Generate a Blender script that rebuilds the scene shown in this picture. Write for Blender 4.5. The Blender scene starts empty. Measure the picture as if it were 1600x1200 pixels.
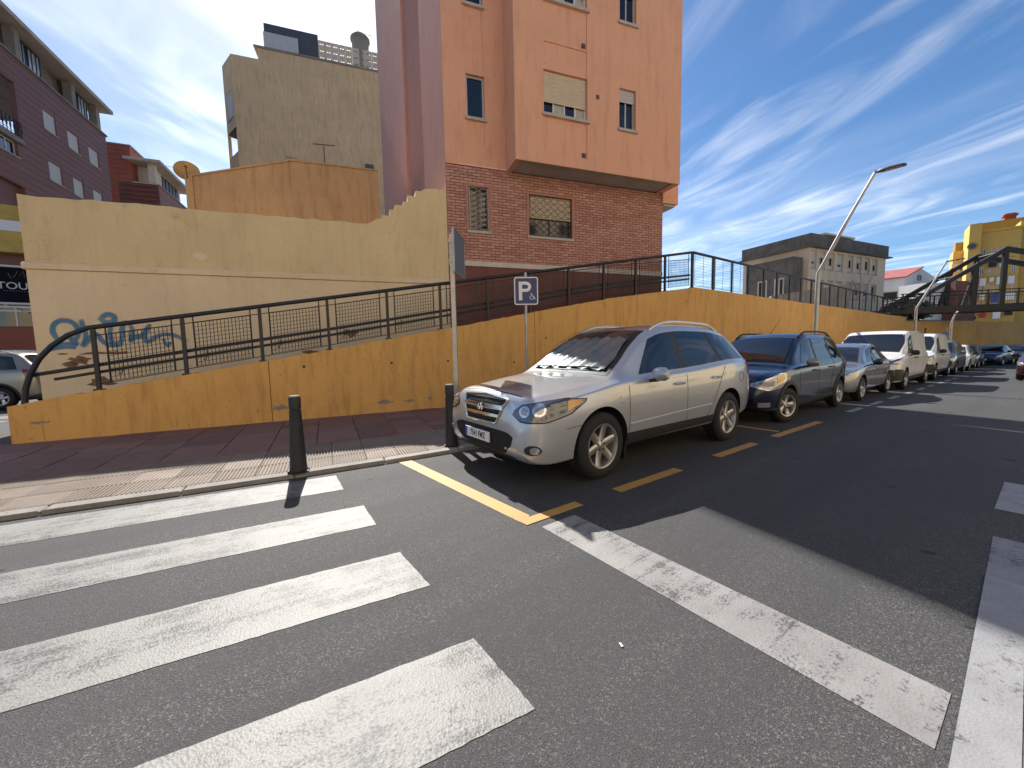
import bpy, bmesh, math, random
import numpy as np
from mathutils import Vector, Matrix
from mathutils.bvhtree import BVHTree
random.seed(7)
RAD = math.radians
SC = bpy.context.scene
COL = SC.collection

# ------------------------------------------------------------------ camera
F_PX = 600.0; PITCH = RAD(5.05); ROLL = RAD(1.2); EYE = 1.40
_f = np.array([0, math.cos(PITCH), -math.sin(PITCH)])
_r0 = np.array([1.0, 0, 0]); _u0 = np.cross(_r0, _f)
_r = _r0*math.cos(ROLL) - _u0*math.sin(ROLL)
_u = _r0*math.sin(ROLL) + _u0*math.cos(ROLL)
cam_data = bpy.data.cameras.new('camera'); cam = bpy.data.objects.new('camera', cam_data); COL.objects.link(cam)
cam_data.sensor_fit = 'HORIZONTAL'; cam_data.sensor_width = 36.0; cam_data.lens = F_PX/1600*36.0
cam_data.clip_start = 0.05; cam_data.clip_end = 2000
M = Matrix.Identity(4)
for i in range(3):
    M[i][0] = _r[i]; M[i][1] = _u[i]; M[i][2] = -_f[i]
M[2][3] = EYE
cam.matrix_world = M
SC.camera = cam

# ------------------------------------------------------------------ sky and sun
SUN_HEAD = -24.5; SUN_EL = 44.0
world = bpy.data.worlds.new('World'); SC.world = world; world.use_nodes = True
wt = world.node_tree; wt.nodes.clear()
def wn(t, **k):
    n = wt.nodes.new(t)
    for a, b in k.items(): setattr(n, a, b)
    return n
wo = wn('ShaderNodeOutputWorld'); bg = wn('ShaderNodeBackground'); bg.inputs[1].default_value = 0.075
sky = wn('ShaderNodeTexSky', sky_type='NISHITA'); sky.sun_disc = False
sky.sun_elevation = RAD(SUN_EL); sky.sun_rotation = RAD(SUN_HEAD)
sky.air_density = 1.0; sky.dust_density = 1.1; sky.ozone_density = 3.0; sky.altitude = 900
tc = wn('ShaderNodeTexCoord'); sep = wn('ShaderNodeSeparateXYZ'); wt.links.new(tc.outputs['Generated'], sep.inputs[0])
# cirrus: direction projected on a flat layer high above
mx = wn('ShaderNodeMath', operation='MAXIMUM'); mx.inputs[1].default_value = 0.06; wt.links.new(sep.outputs[2], mx.inputs[0])
dx = wn('ShaderNodeMath', operation='DIVIDE'); dy = wn('ShaderNodeMath', operation='DIVIDE')
wt.links.new(sep.outputs[0], dx.inputs[0]); wt.links.new(mx.outputs[0], dx.inputs[1])
wt.links.new(sep.outputs[1], dy.inputs[0]); wt.links.new(mx.outputs[0], dy.inputs[1])
cmb = wn('ShaderNodeCombineXYZ'); wt.links.new(dx.outputs[0], cmb.inputs[0]); wt.links.new(dy.outputs[0], cmb.inputs[1])
def cirrus(rot, sx, sy, scale, lo, hi, dist, off):
    m0 = wn('ShaderNodeMapping'); m0.inputs['Rotation'].default_value = (0, 0, RAD(rot)); wt.links.new(cmb.outputs[0], m0.inputs[0])
    mp = wn('ShaderNodeMapping'); mp.inputs['Scale'].default_value = (sx, sy, 1)
    mp.inputs['Location'].default_value = (off, off*0.7, off*0.3)
    wt.links.new(m0.outputs[0], mp.inputs[0])
    nz = wn('ShaderNodeTexNoise'); nz.inputs['Scale'].default_value = scale; nz.inputs['Detail'].default_value = 9
    nz.inputs['Roughness'].default_value = 0.54; nz.inputs['Distortion'].default_value = dist
    wt.links.new(mp.outputs[0], nz.inputs[0])
    mr = wn('ShaderNodeMapRange', interpolation_type='SMOOTHSTEP'); mr.inputs[1].default_value = lo; mr.inputs[2].default_value = hi
    wt.links.new(nz.outputs[0], mr.inputs[0]); return mr.outputs[0]
c1 = cirrus(-9, 1.25, 0.52, 1.15, 0.41, 0.84, 1.9, 3.1)
c2 = cirrus(-25, 0.8, 0.30, 0.8, 0.38, 0.88, 0.6, 9.4)
mul = wn('ShaderNodeMath', operation='MULTIPLY_ADD'); mul.inputs[1].default_value = 0.55
wt.links.new(c2, mul.inputs[0]); wt.links.new(c1, mul.inputs[2])
cl = wn('ShaderNodeMath', operation='MULTIPLY', use_clamp=True); cl.inputs[1].default_value = 0.44
wt.links.new(mul.outputs[0], cl.inputs[0])
deep = wn('ShaderNodeHueSaturation'); deep.inputs['Saturation'].default_value = 1.2; deep.inputs['Value'].default_value = 0.98
wt.links.new(sky.outputs[0], deep.inputs['Color'])
# a cloud is lit by the sky round it: the sky's own colour lifted and whitened
hs = wn('ShaderNodeHueSaturation'); hs.inputs['Saturation'].default_value = 0.12; hs.inputs['Value'].default_value = 1.9
wt.links.new(sky.outputs[0], hs.inputs['Color'])
mixc = wn('ShaderNodeMixRGB'); wt.links.new(cl.outputs[0], mixc.inputs[0])
wt.links.new(deep.outputs[0], mixc.inputs[1]); wt.links.new(hs.outputs[0], mixc.inputs[2])
wt.links.new(mixc.outputs[0], bg.inputs[0]); wt.links.new(bg.outputs[0], wo.inputs[0])

sd = bpy.data.lights.new('sun', 'SUN'); sd.energy = 4.2; sd.angle = RAD(0.53); sd.color = (1.0, 0.955, 0.89)
sun = bpy.data.objects.new('sun', sd); COL.objects.link(sun)
SV = Vector((math.sin(RAD(SUN_HEAD))*math.cos(RAD(SUN_EL)), math.cos(RAD(SUN_HEAD))*math.cos(RAD(SUN_EL)), math.sin(RAD(SUN_EL))))
sun.rotation_euler = SV.to_track_quat('Z', 'Y').to_euler(); sun.location = SV*60

SC.view_settings.view_transform = 'Standard'; SC.view_settings.look = 'None'
SC.view_settings.exposure = 1.05; SC.view_settings.gamma = 1.0; SC.view_settings.use_curve_mapping = False
SC.render.engine = 'CYCLES'; SC.cycles.max_bounces = 8; SC.cycles.use_denoising = True

# ------------------------------------------------------------------ layout helpers
def ray(px, py): return _f + _r*((px-800)/F_PX) - _u*((py-600)/F_PX)
O = np.array([0, 0, EYE])
def ground_at(px, py, z=0.0):
    d = ray(px, py); return O + d*((z-EYE)/d[2])
def at(px, py, depth):
    """point at the given distance along the viewing axis"""
    return O + ray(px, py)*depth
HD = 54.8                                             # heading of the road
ES = np.array([math.sin(RAD(HD)), math.cos(RAD(HD))]); ET = np.array([-ES[1], ES[0]])
def W(s, t, z=0.0):
    p = ES*s + ET*t; return (p[0], p[1], z)
def gz(s):                                            # the street falls gently away
    d = s-7.0
    return -0.011*(math.log1p(math.exp(-abs(d)))+max(d, 0)) if d < 60 else -0.011*60
class Frame:
    """a vertical plane: u runs along the heading, o comes out towards the viewer"""
    def __init__(s, x, y, heading):
        s.o = np.array([x, y, 0.0]); h = RAD(heading)
        s.e = np.array([math.sin(h), math.cos(h), 0.0]); s.n = np.array([math.cos(h), -math.sin(h), 0.0])
    def P(s, u, o, z): return tuple(s.o + s.e*u + s.n*o + np.array([0, 0, z]))
    def uz(s, px, py, off=0.0):
        d = ray(px, py); p0 = s.o + s.n*off
        k = ((p0-O)@s.n)/(d@s.n); q = O + d*k
        return float((q-p0)@s.e), float(q[2])

# ------------------------------------------------------------------ mesh helpers
class MB:
    def __init__(s): s.v = []; s.f = []; s.sm = []
    def add(s, vs, fs, smooth=False):
        b = len(s.v); s.v += [tuple(map(float, v)) for v in vs]
        for f in fs: s.f.append(tuple(b+i for i in f)); s.sm.append(smooth)
        return s
    def hexa(s, c):                                   # 8 corners, bottom ring then top ring
        return s.add(c, [(3, 2, 1, 0), (4, 5, 6, 7), (0, 1, 5, 4), (1, 2, 6, 5), (2, 3, 7, 6), (3, 0, 4, 7)])
    def box(s, x0, x1, y0, y1, z0, z1):
        return s.hexa([(x0, y0, z0), (x1, y0, z0), (x1, y1, z0), (x0, y1, z0), (x0, y0, z1), (x1, y0, z1), (x1, y1, z1), (x0, y1, z1)])
    def fbox(s, F, u0, u1, o0, o1, z0, z1):
        P = F.P
        return s.hexa([P(u0, o1, z0), P(u1, o1, z0), P(u1, o0, z0), P(u0, o0, z0), P(u0, o1, z1), P(u1, o1, z1), P(u1, o0, z1), P(u0, o0, z1)])
    def chbox(s, F, u0, u1, o0, o1, z0, z1, c):       # box whose outer face is chamfered
        P = F.P
        vs = [P(u0, o0, z0), P(u1, o0, z0), P(u1, o0, z1), P(u0, o0, z1),
              P(u0, o1-c, z0), P(u1, o1-c, z0), P(u1, o1-c, z1), P(u0, o1-c, z1),
              P(u0+c, o1, z0+c), P(u1-c, o1, z0+c), P(u1-c, o1, z1-c), P(u0+c, o1, z1-c)]
        return s.add(vs, [(4, 5, 9, 8), (5, 6, 10, 9), (6, 7, 11, 10), (7, 4, 8, 11), (8, 9, 10, 11), (0, 1, 5, 4), (1, 2, 6, 5), (2, 3, 7, 6), (3, 0, 4, 7), (3, 2, 1, 0)])
    def prism(s, F, poly, o0, o1):                    # polygon in (u,z), counter-clockwise seen from the front
        n = len(poly)
        vs = [F.P(u, o1, z) for u, z in poly] + [F.P(u, o0, z) for u, z in poly]
        fs = [tuple(range(n)), tuple(range(2*n-1, n-1, -1))] + [(i, n+i, n+(i+1) % n, (i+1) % n) for i in range(n)]
        return s.add(vs, fs)
    def slab(s, poly, z0, z1):                        # polygon in (x,y), counter-clockwise; z may be a function
        f0 = z0 if callable(z0) else (lambda x, y: z0); f1 = z1 if callable(z1) else (lambda x, y: z1)
        n = len(poly)
        vs = [(x, y, f1(x, y)) for x, y in poly] + [(x, y, f0(x, y)) for x, y in poly]
        return s.add(vs, [tuple(range(n)), tuple(range(2*n-1, n-1, -1))] + [(i, n+i, n+(i+1) % n, (i+1) % n) for i in range(n)])
    def tube(s, path, r, seg=8, closed=False, caps=True):
        path = [np.array(p, float) for p in path]; n = len(path); rs = r if isinstance(r, (list, tuple)) else [r]*n
        base = len(s.v); prev = None
        for i, p in enumerate(path):
            if closed: t = path[(i+1) % n]-path[i-1]
            else: t = path[min(i+1, n-1)]-path[max(i-1, 0)]
            t = t/(np.linalg.norm(t)+1e-9)
            if prev is None:
                a = np.array([0, 0, 1.0]) if abs(t[2]) < 0.9 else np.array([1.0, 0, 0])
            else: a = prev
            b = np.cross(t, a); b /= np.linalg.norm(b)+1e-9; a = np.cross(b, t); prev = a
            for k in range(seg):
                w = 2*math.pi*(k+0.5)/seg
                s.v.append(tuple(p + rs[i]*(math.cos(w)*a + math.sin(w)*b)))
        m = n if closed else n-1
        for i in range(m):
            j = (i+1) % n
            for k in range(seg):
                l = (k+1) % seg
                s.f.append((base+i*seg+k, base+i*seg+l, base+j*seg+l, base+j*seg+k)); s.sm.append(seg > 4)
        if caps and not closed:
            s.f.append(tuple(base+k for k in range(seg-1, -1, -1))); s.sm.append(False)
            s.f.append(tuple(base+(n-1)*seg+k for k in range(seg))); s.sm.append(False)
        return s
    def lathe(s, prof, seg=24, axis='z', c=(0, 0, 0), smooth=True, cap=False):
        base = len(s.v); n = len(prof)
        for r, h in prof:
            for k in range(seg):
                w = 2*math.pi*k/seg; a, b = r*math.cos(w), r*math.sin(w)
                p = (a, b, h) if axis == 'z' else ((b, h, a) if axis == 'y' else (h, a, b))
                s.v.append((p[0]+c[0], p[1]+c[1], p[2]+c[2]))
        for i in range(n-1):
            for k in range(seg):
                l = (k+1) % seg
                s.f.append((base+i*seg+k, base+i*seg+l, base+(i+1)*seg+l, base+(i+1)*seg+k)); s.sm.append(smooth)
        if cap and prof[0][0] > 1e-4: s.f.append(tuple(base+k for k in range(seg-1, -1, -1))); s.sm.append(False)
        if cap and prof[-1][0] > 1e-4: s.f.append(tuple(base+(n-1)*seg+k for k in range(seg))); s.sm.append(False)
        return s
    def grid(s, rows, smooth=True):
        m = len(rows); n = len(rows[0]); b = len(s.v)
        for r in rows: s.v += [tuple(map(float, p)) for p in r]
        for i in range(m-1):
            for j in range(n-1):
                s.f.append((b+i*n+j, b+i*n+j+1, b+(i+1)*n+j+1, b+(i+1)*n+j)); s.sm.append(smooth)
        return s
    def mesh(s, name, off=(0, 0, 0)):
        me = bpy.data.meshes.new(name)
        v = s.v if off == (0, 0, 0) else [(a-off[0], b-off[1], c-off[2]) for a, b, c in s.v]
        me.from_pydata(v, [], s.f); me.polygons.foreach_set('use_smooth', s.sm)
        if any(s.sm): me.set_sharp_from_angle(angle=RAD(38))
        me.update(); return me
def put(name, mb, m, parent=None, local=False, loc=None, kind=None, fix=False):
    """links one mesh object; vertices are in world space unless local"""
    off = (0, 0, 0)
    if not local:
        if parent is not None:
            off = tuple(parent.location)
            if parent.parent is not None: off = tuple(a+b for a, b in zip(off, parent.parent.location))
        elif loc is not None: off = tuple(loc)
    me = mb.mesh(name, off)
    if fix:
        b = bmesh.new(); b.from_mesh(me); bmesh.ops.recalc_face_normals(b, faces=b.faces); b.to_mesh(me); b.free()
    if m: me.materials.append(MAT[m] if isinstance(m, str) else m)
    o = bpy.data.objects.new(name, me); COL.objects.link(o)
    if parent is not None: o.parent = parent
    elif loc is not None and not local: o.location = loc
    if kind: o['kind'] = kind
    return o
def tag(o, label, cat, group=None):
    o['label'] = label; o['category'] = cat
    if group: o['group'] = group
    return o
def thing(name, label, cat, loc=(0, 0, 0), rz=0.0, group=None):
    o = bpy.data.objects.new(name, None); COL.objects.link(o); o.empty_display_size = 0.2
    o.location = tuple(map(float, loc)); o.rotation_euler = (0, 0, rz)
    return tag(o, label, cat, group)
def part_empty(name, parent, loc=(0, 0, 0), rot=(0, 0, 0)):
    o = bpy.data.objects.new(name, None); COL.objects.link(o); o.empty_display_size = 0.1
    o.parent = parent; o.location = loc; o.rotation_euler = rot; return o
def copy_tree(o, parent=None):
    c = o.copy(); COL.objects.link(c); c.parent = parent
    for ch in o.children: copy_tree(ch, c)
    return c
def facade(F, u0, u1, z0, z1, holes, off=0.0, depth=0.12):
    """wall sheet with rectangular openings and their reveals"""
    mb = MB(); us = sorted({u0, u1, *[h[0] for h in holes], *[h[1] for h in holes]}); zs = sorted({z0, z1, *[h[2] for h in holes], *[h[3] for h in holes]})
    us = [u for u in us if u0-1e-6 <= u <= u1+1e-6]; zs = [z for z in zs if z0-1e-6 <= z <= z1+1e-6]
    for i in range(len(us)-1):
        for j in range(len(zs)-1):
            a, b, c, d = us[i], us[i+1], zs[j], zs[j+1]; mu, mz = (a+b)/2, (c+d)/2
            if any(h[0] < mu < h[1] and h[2] < mz < h[3] for h in holes): continue
            mb.add([F.P(a, off, c), F.P(b, off, c), F.P(b, off, d), F.P(a, off, d)], [(0, 1, 2, 3)])
    for h in holes:
        a, b, c, d = h[:4]; dd = h[4] if len(h) > 4 else depth
        q = [F.P(a, off, c), F.P(b, off, c), F.P(b, off, d), F.P(a, off, d)]; k = [F.P(a, off-dd, c), F.P(b, off-dd, c), F.P(b, off-dd, d), F.P(a, off-dd, d)]
        mb.add(q+k, [(0, 4, 5, 1), (1, 5, 6, 2), (2, 6, 7, 3), (3, 7, 4, 0)])
        if len(h) > 5 and h[5]: mb.add(k, [(0, 1, 2, 3)])
    return mb

# ------------------------------------------------------------------ materials
MAT = {}
def mat(name, col, rough=0.8, metal=0.0, var=0.0, vscale=2.0, col2=None, bump=0.0, bscale=60.0, spec=0.5, coat=0.0, stain=None, stretch=None, ior=None, fine=0.0, drips=None, rnd=0.0, cracks=0.0):
    """procedural surface: two-tone noise, optional vertical run marks (stain = colour, amount), fine relief"""
    m = bpy.data.materials.new(name); m.use_nodes = True; nt = m.node_tree; p = nt.nodes['Principled BSDF']
    p.inputs['Roughness'].default_value = rough; p.inputs['Metallic'].default_value = metal
    p.inputs['Specular IOR Level'].default_value = spec; p.inputs['Coat Weight'].default_value = coat; p.inputs['Coat Roughness'].default_value = 0.04
    if ior: p.inputs['IOR'].default_value = ior
    L = nt.links.new
    def nd(t, **k):
        n = nt.nodes.new(t)
        for a, b in k.items(): setattr(n, a, b)
        return n
    geo = nd('ShaderNodeNewGeometry'); pos = geo.outputs['Position']
    def noise(scale, detail=6, rgh=0.6, stretch=None, dist=0.0):
        src = pos
        if stretch:
            if len(stretch) > 3:
                m0 = nd('ShaderNodeMapping'); m0.inputs['Rotation'].default_value = (0, 0, RAD(stretch[3])); L(src, m0.inputs[0]); src = m0.outputs[0]
            mp = nd('ShaderNodeMapping'); mp.inputs['Scale'].default_value = stretch[:3]; L(src, mp.inputs[0]); src = mp.outputs[0]
        n = nd('ShaderNodeTexNoise'); n.inputs['Scale'].default_value = scale; n.inputs['Detail'].default_value = detail
        n.inputs['Roughness'].default_value = rgh; n.inputs['Distortion'].default_value = dist; L(src, n.inputs[0]); return n.outputs[0]
    def ramp(x, lo, hi):
        r = nd('ShaderNodeMapRange'); r.inputs[1].default_value = lo; r.inputs[2].default_value = hi; L(x, r.inputs[0]); return r.outputs[0]
    def mixc(f, a, b):
        x = nd('ShaderNodeMixRGB')
        if isinstance(f, float): x.inputs[0].default_value = f
        else: L(f, x.inputs[0])
        for i, c in ((1, a), (2, b)):
            if isinstance(c, tuple): x.inputs[i].default_value = (*c[:3], 1)
            else: L(c, x.inputs[i])
        return x.outputs[0]
    col = tuple(col); cur = col
    if var > 0 or col2:
        c2 = tuple(col2) if col2 else tuple(c*(1-var) for c in col)
        cur = mixc(ramp(noise(vscale, 8, 0.65, stretch), 0.35, 0.68), col, c2)
    if fine > 0:
        cur = mixc(ramp(noise(bscale*1.5, 3, 0.7), 0.35, 0.65), cur, tuple(c*(1-fine) for c in col))
    if stain:
        sc, amt = stain
        runs = ramp(noise(2.2, 6, 0.7, (2.6, 2.6, 0.35)), 0.50, 0.74)
        blot = ramp(noise(1.1, 8, 0.7), 0.46, 0.70)
        mm = nd('ShaderNodeMath', operation='MULTIPLY'); L(runs, mm.inputs[0]); mm.inputs[1].default_value = amt
        cur = mixc(mm.outputs[0], cur, sc)
        m2 = nd('ShaderNodeMath', operation='MULTIPLY'); L(blot, m2.inputs[0]); m2.inputs[1].default_value = amt*0.35
        cur = mixc(m2.outputs[0], cur, sc)
        pits = ramp(noise(16.0, 3, 0.5), 0.69, 0.75)
        m3 = nd('ShaderNodeMath', operation='MULTIPLY'); L(pits, m3.inputs[0]); m3.inputs[1].default_value = min(1.0, amt*1.3)
        cur = mixc(m3.outputs[0], cur, tuple(c*0.5 for c in sc))
    if cracks > 0:
        dn = nd('ShaderNodeTexNoise'); dn.inputs['Scale'].default_value = 1.3; dn.inputs['Detail'].default_value = 6; L(pos, dn.inputs[0])
        va = nd('ShaderNodeVectorMath', operation='SCALE'); va.inputs['Scale'].default_value = 1.1; L(dn.outputs['Color'], va.inputs[0])
        vb = nd('ShaderNodeVectorMath', operation='ADD'); L(va.outputs[0], vb.inputs[0]); L(pos, vb.inputs[1])
        vc = nd('ShaderNodeTexVoronoi', feature='DISTANCE_TO_EDGE'); vc.inputs['Scale'].default_value = 0.55; L(vb.outputs[0], vc.inputs['Vector'])
        ck = ramp(vc.outputs['Distance'], 0.006, 0.002); cm = nd('ShaderNodeMath', operation='MULTIPLY'); L(ck, cm.inputs[0]); L(ramp(noise(0.9, 3, 0.5), 0.50, 0.60), cm.inputs[1])
        c5 = nd('ShaderNodeMath', operation='MULTIPLY'); L(cm.outputs[0], c5.inputs[0]); c5.inputs[1].default_value = cracks; cur = mixc(c5.outputs[0], cur, tuple(c*.35 for c in col))
    if drips:
        dc, amt = drips
        a = ramp(noise(1.0, 5, 0.7, (11, 11, 0.9)), 0.60, 0.76); b = ramp(noise(0.8, 4, 0.6), 0.40, 0.62)
        mm = nd('ShaderNodeMath', operation='MULTIPLY'); L(a, mm.inputs[0]); L(b, mm.inputs[1])
        m4 = nd('ShaderNodeMath', operation='MULTIPLY'); L(mm.outputs[0], m4.inputs[0]); m4.inputs[1].default_value = amt
        cur = mixc(m4.outputs[0], cur, dc)
    if rnd > 0:
        oi = nd('ShaderNodeObjectInfo'); r_ = nd('ShaderNodeMapRange'); r_.inputs[3].default_value = 1-rnd; r_.inputs[4].default_value = 1+rnd*.6; L(oi.outputs['Random'], r_.inputs[0])
        hv = nd('ShaderNodeHueSaturation'); L(r_.outputs[0], hv.inputs['Value'])
        if isinstance(cur, tuple): hv.inputs['Color'].default_value = (*cur, 1)
        else: L(cur, hv.inputs['Color'])
        cur = hv.outputs[0]
    if isinstance(cur, tuple): p.inputs['Base Color'].default_value = (*cur, 1)
    else: L(cur, p.inputs['Base Color'])
    if bump > 0:
        b = nd('ShaderNodeBump'); b.inputs['Strength'].default_value = bump; b.inputs['Distance'].default_value = 0.01
        L(noise(bscale, 5, 0.65), b.inputs['Height']); L(b.outputs[0], p.inputs['Normal'])
    MAT[name] = m
    return m, nt, p, nd, noise, ramp, mixc, L

def ground_mats():
    # asphalt: dark binder with pale aggregate, tyre-polished patches
    m, nt, p, nd, noise, ramp, mixc, L = mat('asphalt', (0.05, 0.05, 0.052), 0.78, spec=0.4)
    def speck(scale, lo, hi):
        geo = nt.nodes['Geometry']
        v = nd('ShaderNodeTexVoronoi'); v.inputs['Scale'].default_value = scale; L(geo.outputs['Position'], v.inputs['Vector'])
        return v
    v1 = speck(165, 0, 1)
    base = mixc(ramp(noise(0.7, 7, 0.6), 0.35, 0.7), (0.049, 0.049, 0.0495), (0.061, 0.061, 0.061))
    base = mixc(ramp(noise(0.5, 6, 0.6, (0.25, 2.2, 1, -35.2)), 0.45, 0.75), base, (0.056, 0.056, 0.057))
    sx = nd('ShaderNodeSeparateColor'); L(v1.outputs['Color'], sx.inputs[0])
    base = mixc(ramp(sx.outputs[0], 0.74, 0.98), base, (0.15, 0.146, 0.138))
    base = mixc(ramp(sx.outputs[1], 0.6, 0.95), base, (0.03, 0.03, 0.031))
    # tyre-polished lanes along the street, resurfaced patch tone, cracks, oil
    base = mixc(ramp(noise(0.35, 5, 0.6, (0.10, 3.2, 1, -35.2)), 0.42, 0.66), base, (0.043, 0.043, 0.0435))
    big = ramp(noise(0.22, 3, 0.5), 0.52, 0.56); bm = nd('ShaderNodeMath', operation='MULTIPLY'); L(big, bm.inputs[0]); bm.inputs[1].default_value = 0.35; base = mixc(bm.outputs[0], base, (0.04, 0.04, 0.041))
    dn = nd('ShaderNodeTexNoise'); dn.inputs['Scale'].default_value = 1.6; dn.inputs['Detail'].default_value = 5; L(nt.nodes['Geometry'].outputs['Position'], dn.inputs[0])
    va = nd('ShaderNodeVectorMath', operation='SCALE'); va.inputs['Scale'].default_value = 0.9; L(dn.outputs['Color'], va.inputs[0])
    vb = nd('ShaderNodeVectorMath', operation='ADD'); L(va.outputs[0], vb.inputs[0]); L(nt.nodes['Geometry'].outputs['Position'], vb.inputs[1])
    vc = nd('ShaderNodeTexVoronoi', feature='DISTANCE_TO_EDGE'); vc.inputs['Scale'].default_value = 0.33; L(vb.outputs[0], vc.inputs['Vector'])
    ck = ramp(vc.outputs['Distance'], 0.0045, 0.0015); cm = nd('ShaderNodeMath', operation='MULTIPLY'); L(ck, cm.inputs[0]); L(ramp(noise(0.6, 3, 0.5), 0.60, 0.66), cm.inputs[1]); base = mixc(cm.outputs[0], base, (0.012, 0.012, 0.012))
    oil = ramp(noise(1.1, 4, 0.6), 0.66, 0.74); om = nd('ShaderNodeMath', operation='MULTIPLY'); L(oil, om.inputs[0]); om.inputs[1].default_value = 0.6; base = mixc(om.outputs[0], base, (0.022, 0.022, 0.023))
    pale = ramp(noise(2.6, 5, 0.7), 0.70, 0.80); pm_ = nd('ShaderNodeMath', operation='MULTIPLY'); L(pale, pm_.inputs[0]); pm_.inputs[1].default_value = 0.35; base = mixc(pm_.outputs[0], base, (0.16, 0.16, 0.155))
    spots = ramp(noise(4.2, 2, 0.4), 0.735, 0.75)
    base = mixc(spots, base, (0.018, 0.018, 0.018))
    L(base, p.inputs['Base Color'])
    b = nd('ShaderNodeBump'); b.inputs['Strength'].default_value = 0.55; b.inputs['Distance'].default_value = 0.006
    ad = nd('ShaderNodeMath', operation='ADD'); L(v1.outputs['Distance'], ad.inputs[0]); L(noise(210, 3, 0.6), ad.inputs[1])
    L(ad.outputs[0], b.inputs['Height']); L(b.outputs[0], p.inputs['Normal'])
    # worn road paint
    def paint(name, c, c2, worn, streak):
        m, nt, p, nd, noise, ramp, mixc, L = mat(name, c, 0.55)
        geo = nt.nodes['Geometry']
        v = nd('ShaderNodeTexVoronoi'); v.inputs['Scale'].default_value = 95; L(geo.outputs['Position'], v.inputs['Vector'])
        sx = nd('ShaderNodeSeparateColor'); L(v.outputs['Color'], sx.inputs[0])
        cur = mixc(ramp(noise(2.5, 8, 0.7), 0.3, 0.75), c, c2)
        wear = noise(3.0, 9, 0.75); st = noise(4.0, 6, 0.7, streak)
        fine = noise(70, 4, 0.7)
        a1 = nd('ShaderNodeMath', operation='MULTIPLY_ADD'); L(fine, a1.inputs[0]); a1.inputs[1].default_value = 0.75; L(wear, a1.inputs[2])
        a2 = nd('ShaderNodeMath', operation='MULTIPLY_ADD'); L(st, a2.inputs[0]); a2.inputs[1].default_value = 0.75; L(a1.outputs[0], a2.inputs[2])
        f = ramp(a2.outputs[0], worn, worn+0.16)
        cur = mixc(f, cur, (0.055, 0.054, 0.053))
        L(cur, p.inputs['Base Color'])
        b = nd('ShaderNodeBump'); b.inputs['Strength'].default_value = 0.3; b.inputs['Distance'].default_value = 0.004
        ad = nd('ShaderNodeMath', operation='ADD'); L(v.outputs['Distance'], ad.inputs[0]); L(noise(120, 3, 0.6), ad.inputs[1])
        L(ad.outputs[0], b.inputs['Height']); L(b.outputs[0], p.inputs['Normal'])
    paint('paint_zebra', (0.215, 0.213, 0.20), (0.14, 0.139, 0.128), 1.24, (0.14, 2.2, 1, -27))
    paint('paint_stop', (0.28, 0.27, 0.26), (0.18, 0.172, 0.165), 1.28, (0.10, 3.0, 1, -35.2))
    paint('paint_lane', (0.30, 0.30, 0.30), (0.19, 0.19, 0.195), 1.34, (0.15, 1.2, 1, -35.2))
    paint('paint_old', (0.26, 0.26, 0.265), (0.16, 0.16, 0.165), 1.22, (0.15, 1.2, 1, -35.2))
    paint('paint_yellow', (0.50, 0.27, 0.06), (0.40, 0.23, 0.07), 1.40, (1, 1, 1, 0))
ground_mats()
mat('kerb_stone', (0.36, 0.335, 0.30), 0.85, var=0.4, vscale=4, bump=0.4, bscale=90, fine=0.3, stain=((0.12, 0.11, 0.10), 0.5), rnd=0.2)
mat('slab_red', (0.27, 0.155, 0.13), 0.85, var=0.3, vscale=1.6, bump=0.3, bscale=90, fine=0.25, stain=((0.10, 0.065, 0.06), 0.4), rnd=0.22)
mat('tactile', (0.33, 0.27, 0.22), 0.85, var=0.45, vscale=2.5, bump=0.3, bscale=120, fine=0.3, stain=((0.16, 0.13, 0.11), 0.5), rnd=0.18)
mat('grout', (0.09, 0.075, 0.068), 0.95, var=0.3, vscale=6, bump=0.4)
mat('ochre', (0.74, 0.42, 0.125), 0.88, col2=(0.66, 0.36, 0.105), vscale=0.9, bump=0.35, bscale=45, fine=0.10, stain=((0.27, 0.135, 0.045), 0.5), drips=((0.12, 0.065, 0.03), 0.6), cracks=0.35)
mat('ochre_far', (0.72, 0.43, 0.15), 0.9, col2=(0.60, 0.34, 0.11), vscale=0.5, bump=0.3, bscale=30, stain=((0.3, 0.17, 0.06), 0.35))
mat('cream', (0.76, 0.595, 0.33), 0.9, col2=(0.60, 0.45, 0.245), vscale=0.7, bump=0.4, bscale=35, fine=0.08, stain=((0.40, 0.29, 0.16), 0.42), cracks=0.3, drips=((0.30, 0.22, 0.13), 0.35))
mat('cream_low', (0.80, 0.64, 0.41), 0.9, col2=(0.68, 0.51, 0.31), vscale=0.9, bump=0.25, bscale=40, fine=0.06, stain=((0.46, 0.35, 0.20), 0.25), cracks=0.25)
mat('peel', (0.26, 0.15, 0.085), 0.95, var=0.5, vscale=8, bump=0.6, bscale=50)
mat('orange', (0.80, 0.425, 0.265), 0.9, col2=(0.73, 0.37, 0.23), vscale=0.8, bump=0.35, bscale=60, fine=0.08, stain=((0.34, 0.13, 0.07), 0.30))
mat('rose', (0.72, 0.36, 0.275), 0.9, col2=(0.65, 0.32, 0.25), vscale=0.9, bump=0.3, bscale=50, fine=0.06, stain=((0.28, 0.13, 0.11), 0.22))
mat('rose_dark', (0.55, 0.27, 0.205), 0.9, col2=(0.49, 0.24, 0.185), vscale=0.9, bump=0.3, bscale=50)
for i, c in enumerate(((0.58, 0.295, 0.215), (0.50, 0.24, 0.18), (0.64, 0.345, 0.26))):
    mat('brick_%d' % i, c, 0.85, var=0.3, vscale=9, bump=0.3, bscale=120, fine=0.2)
mat('mortar', (0.12, 0.058, 0.044), 0.95, var=0.3, vscale=5, bump=0.4)
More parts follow.
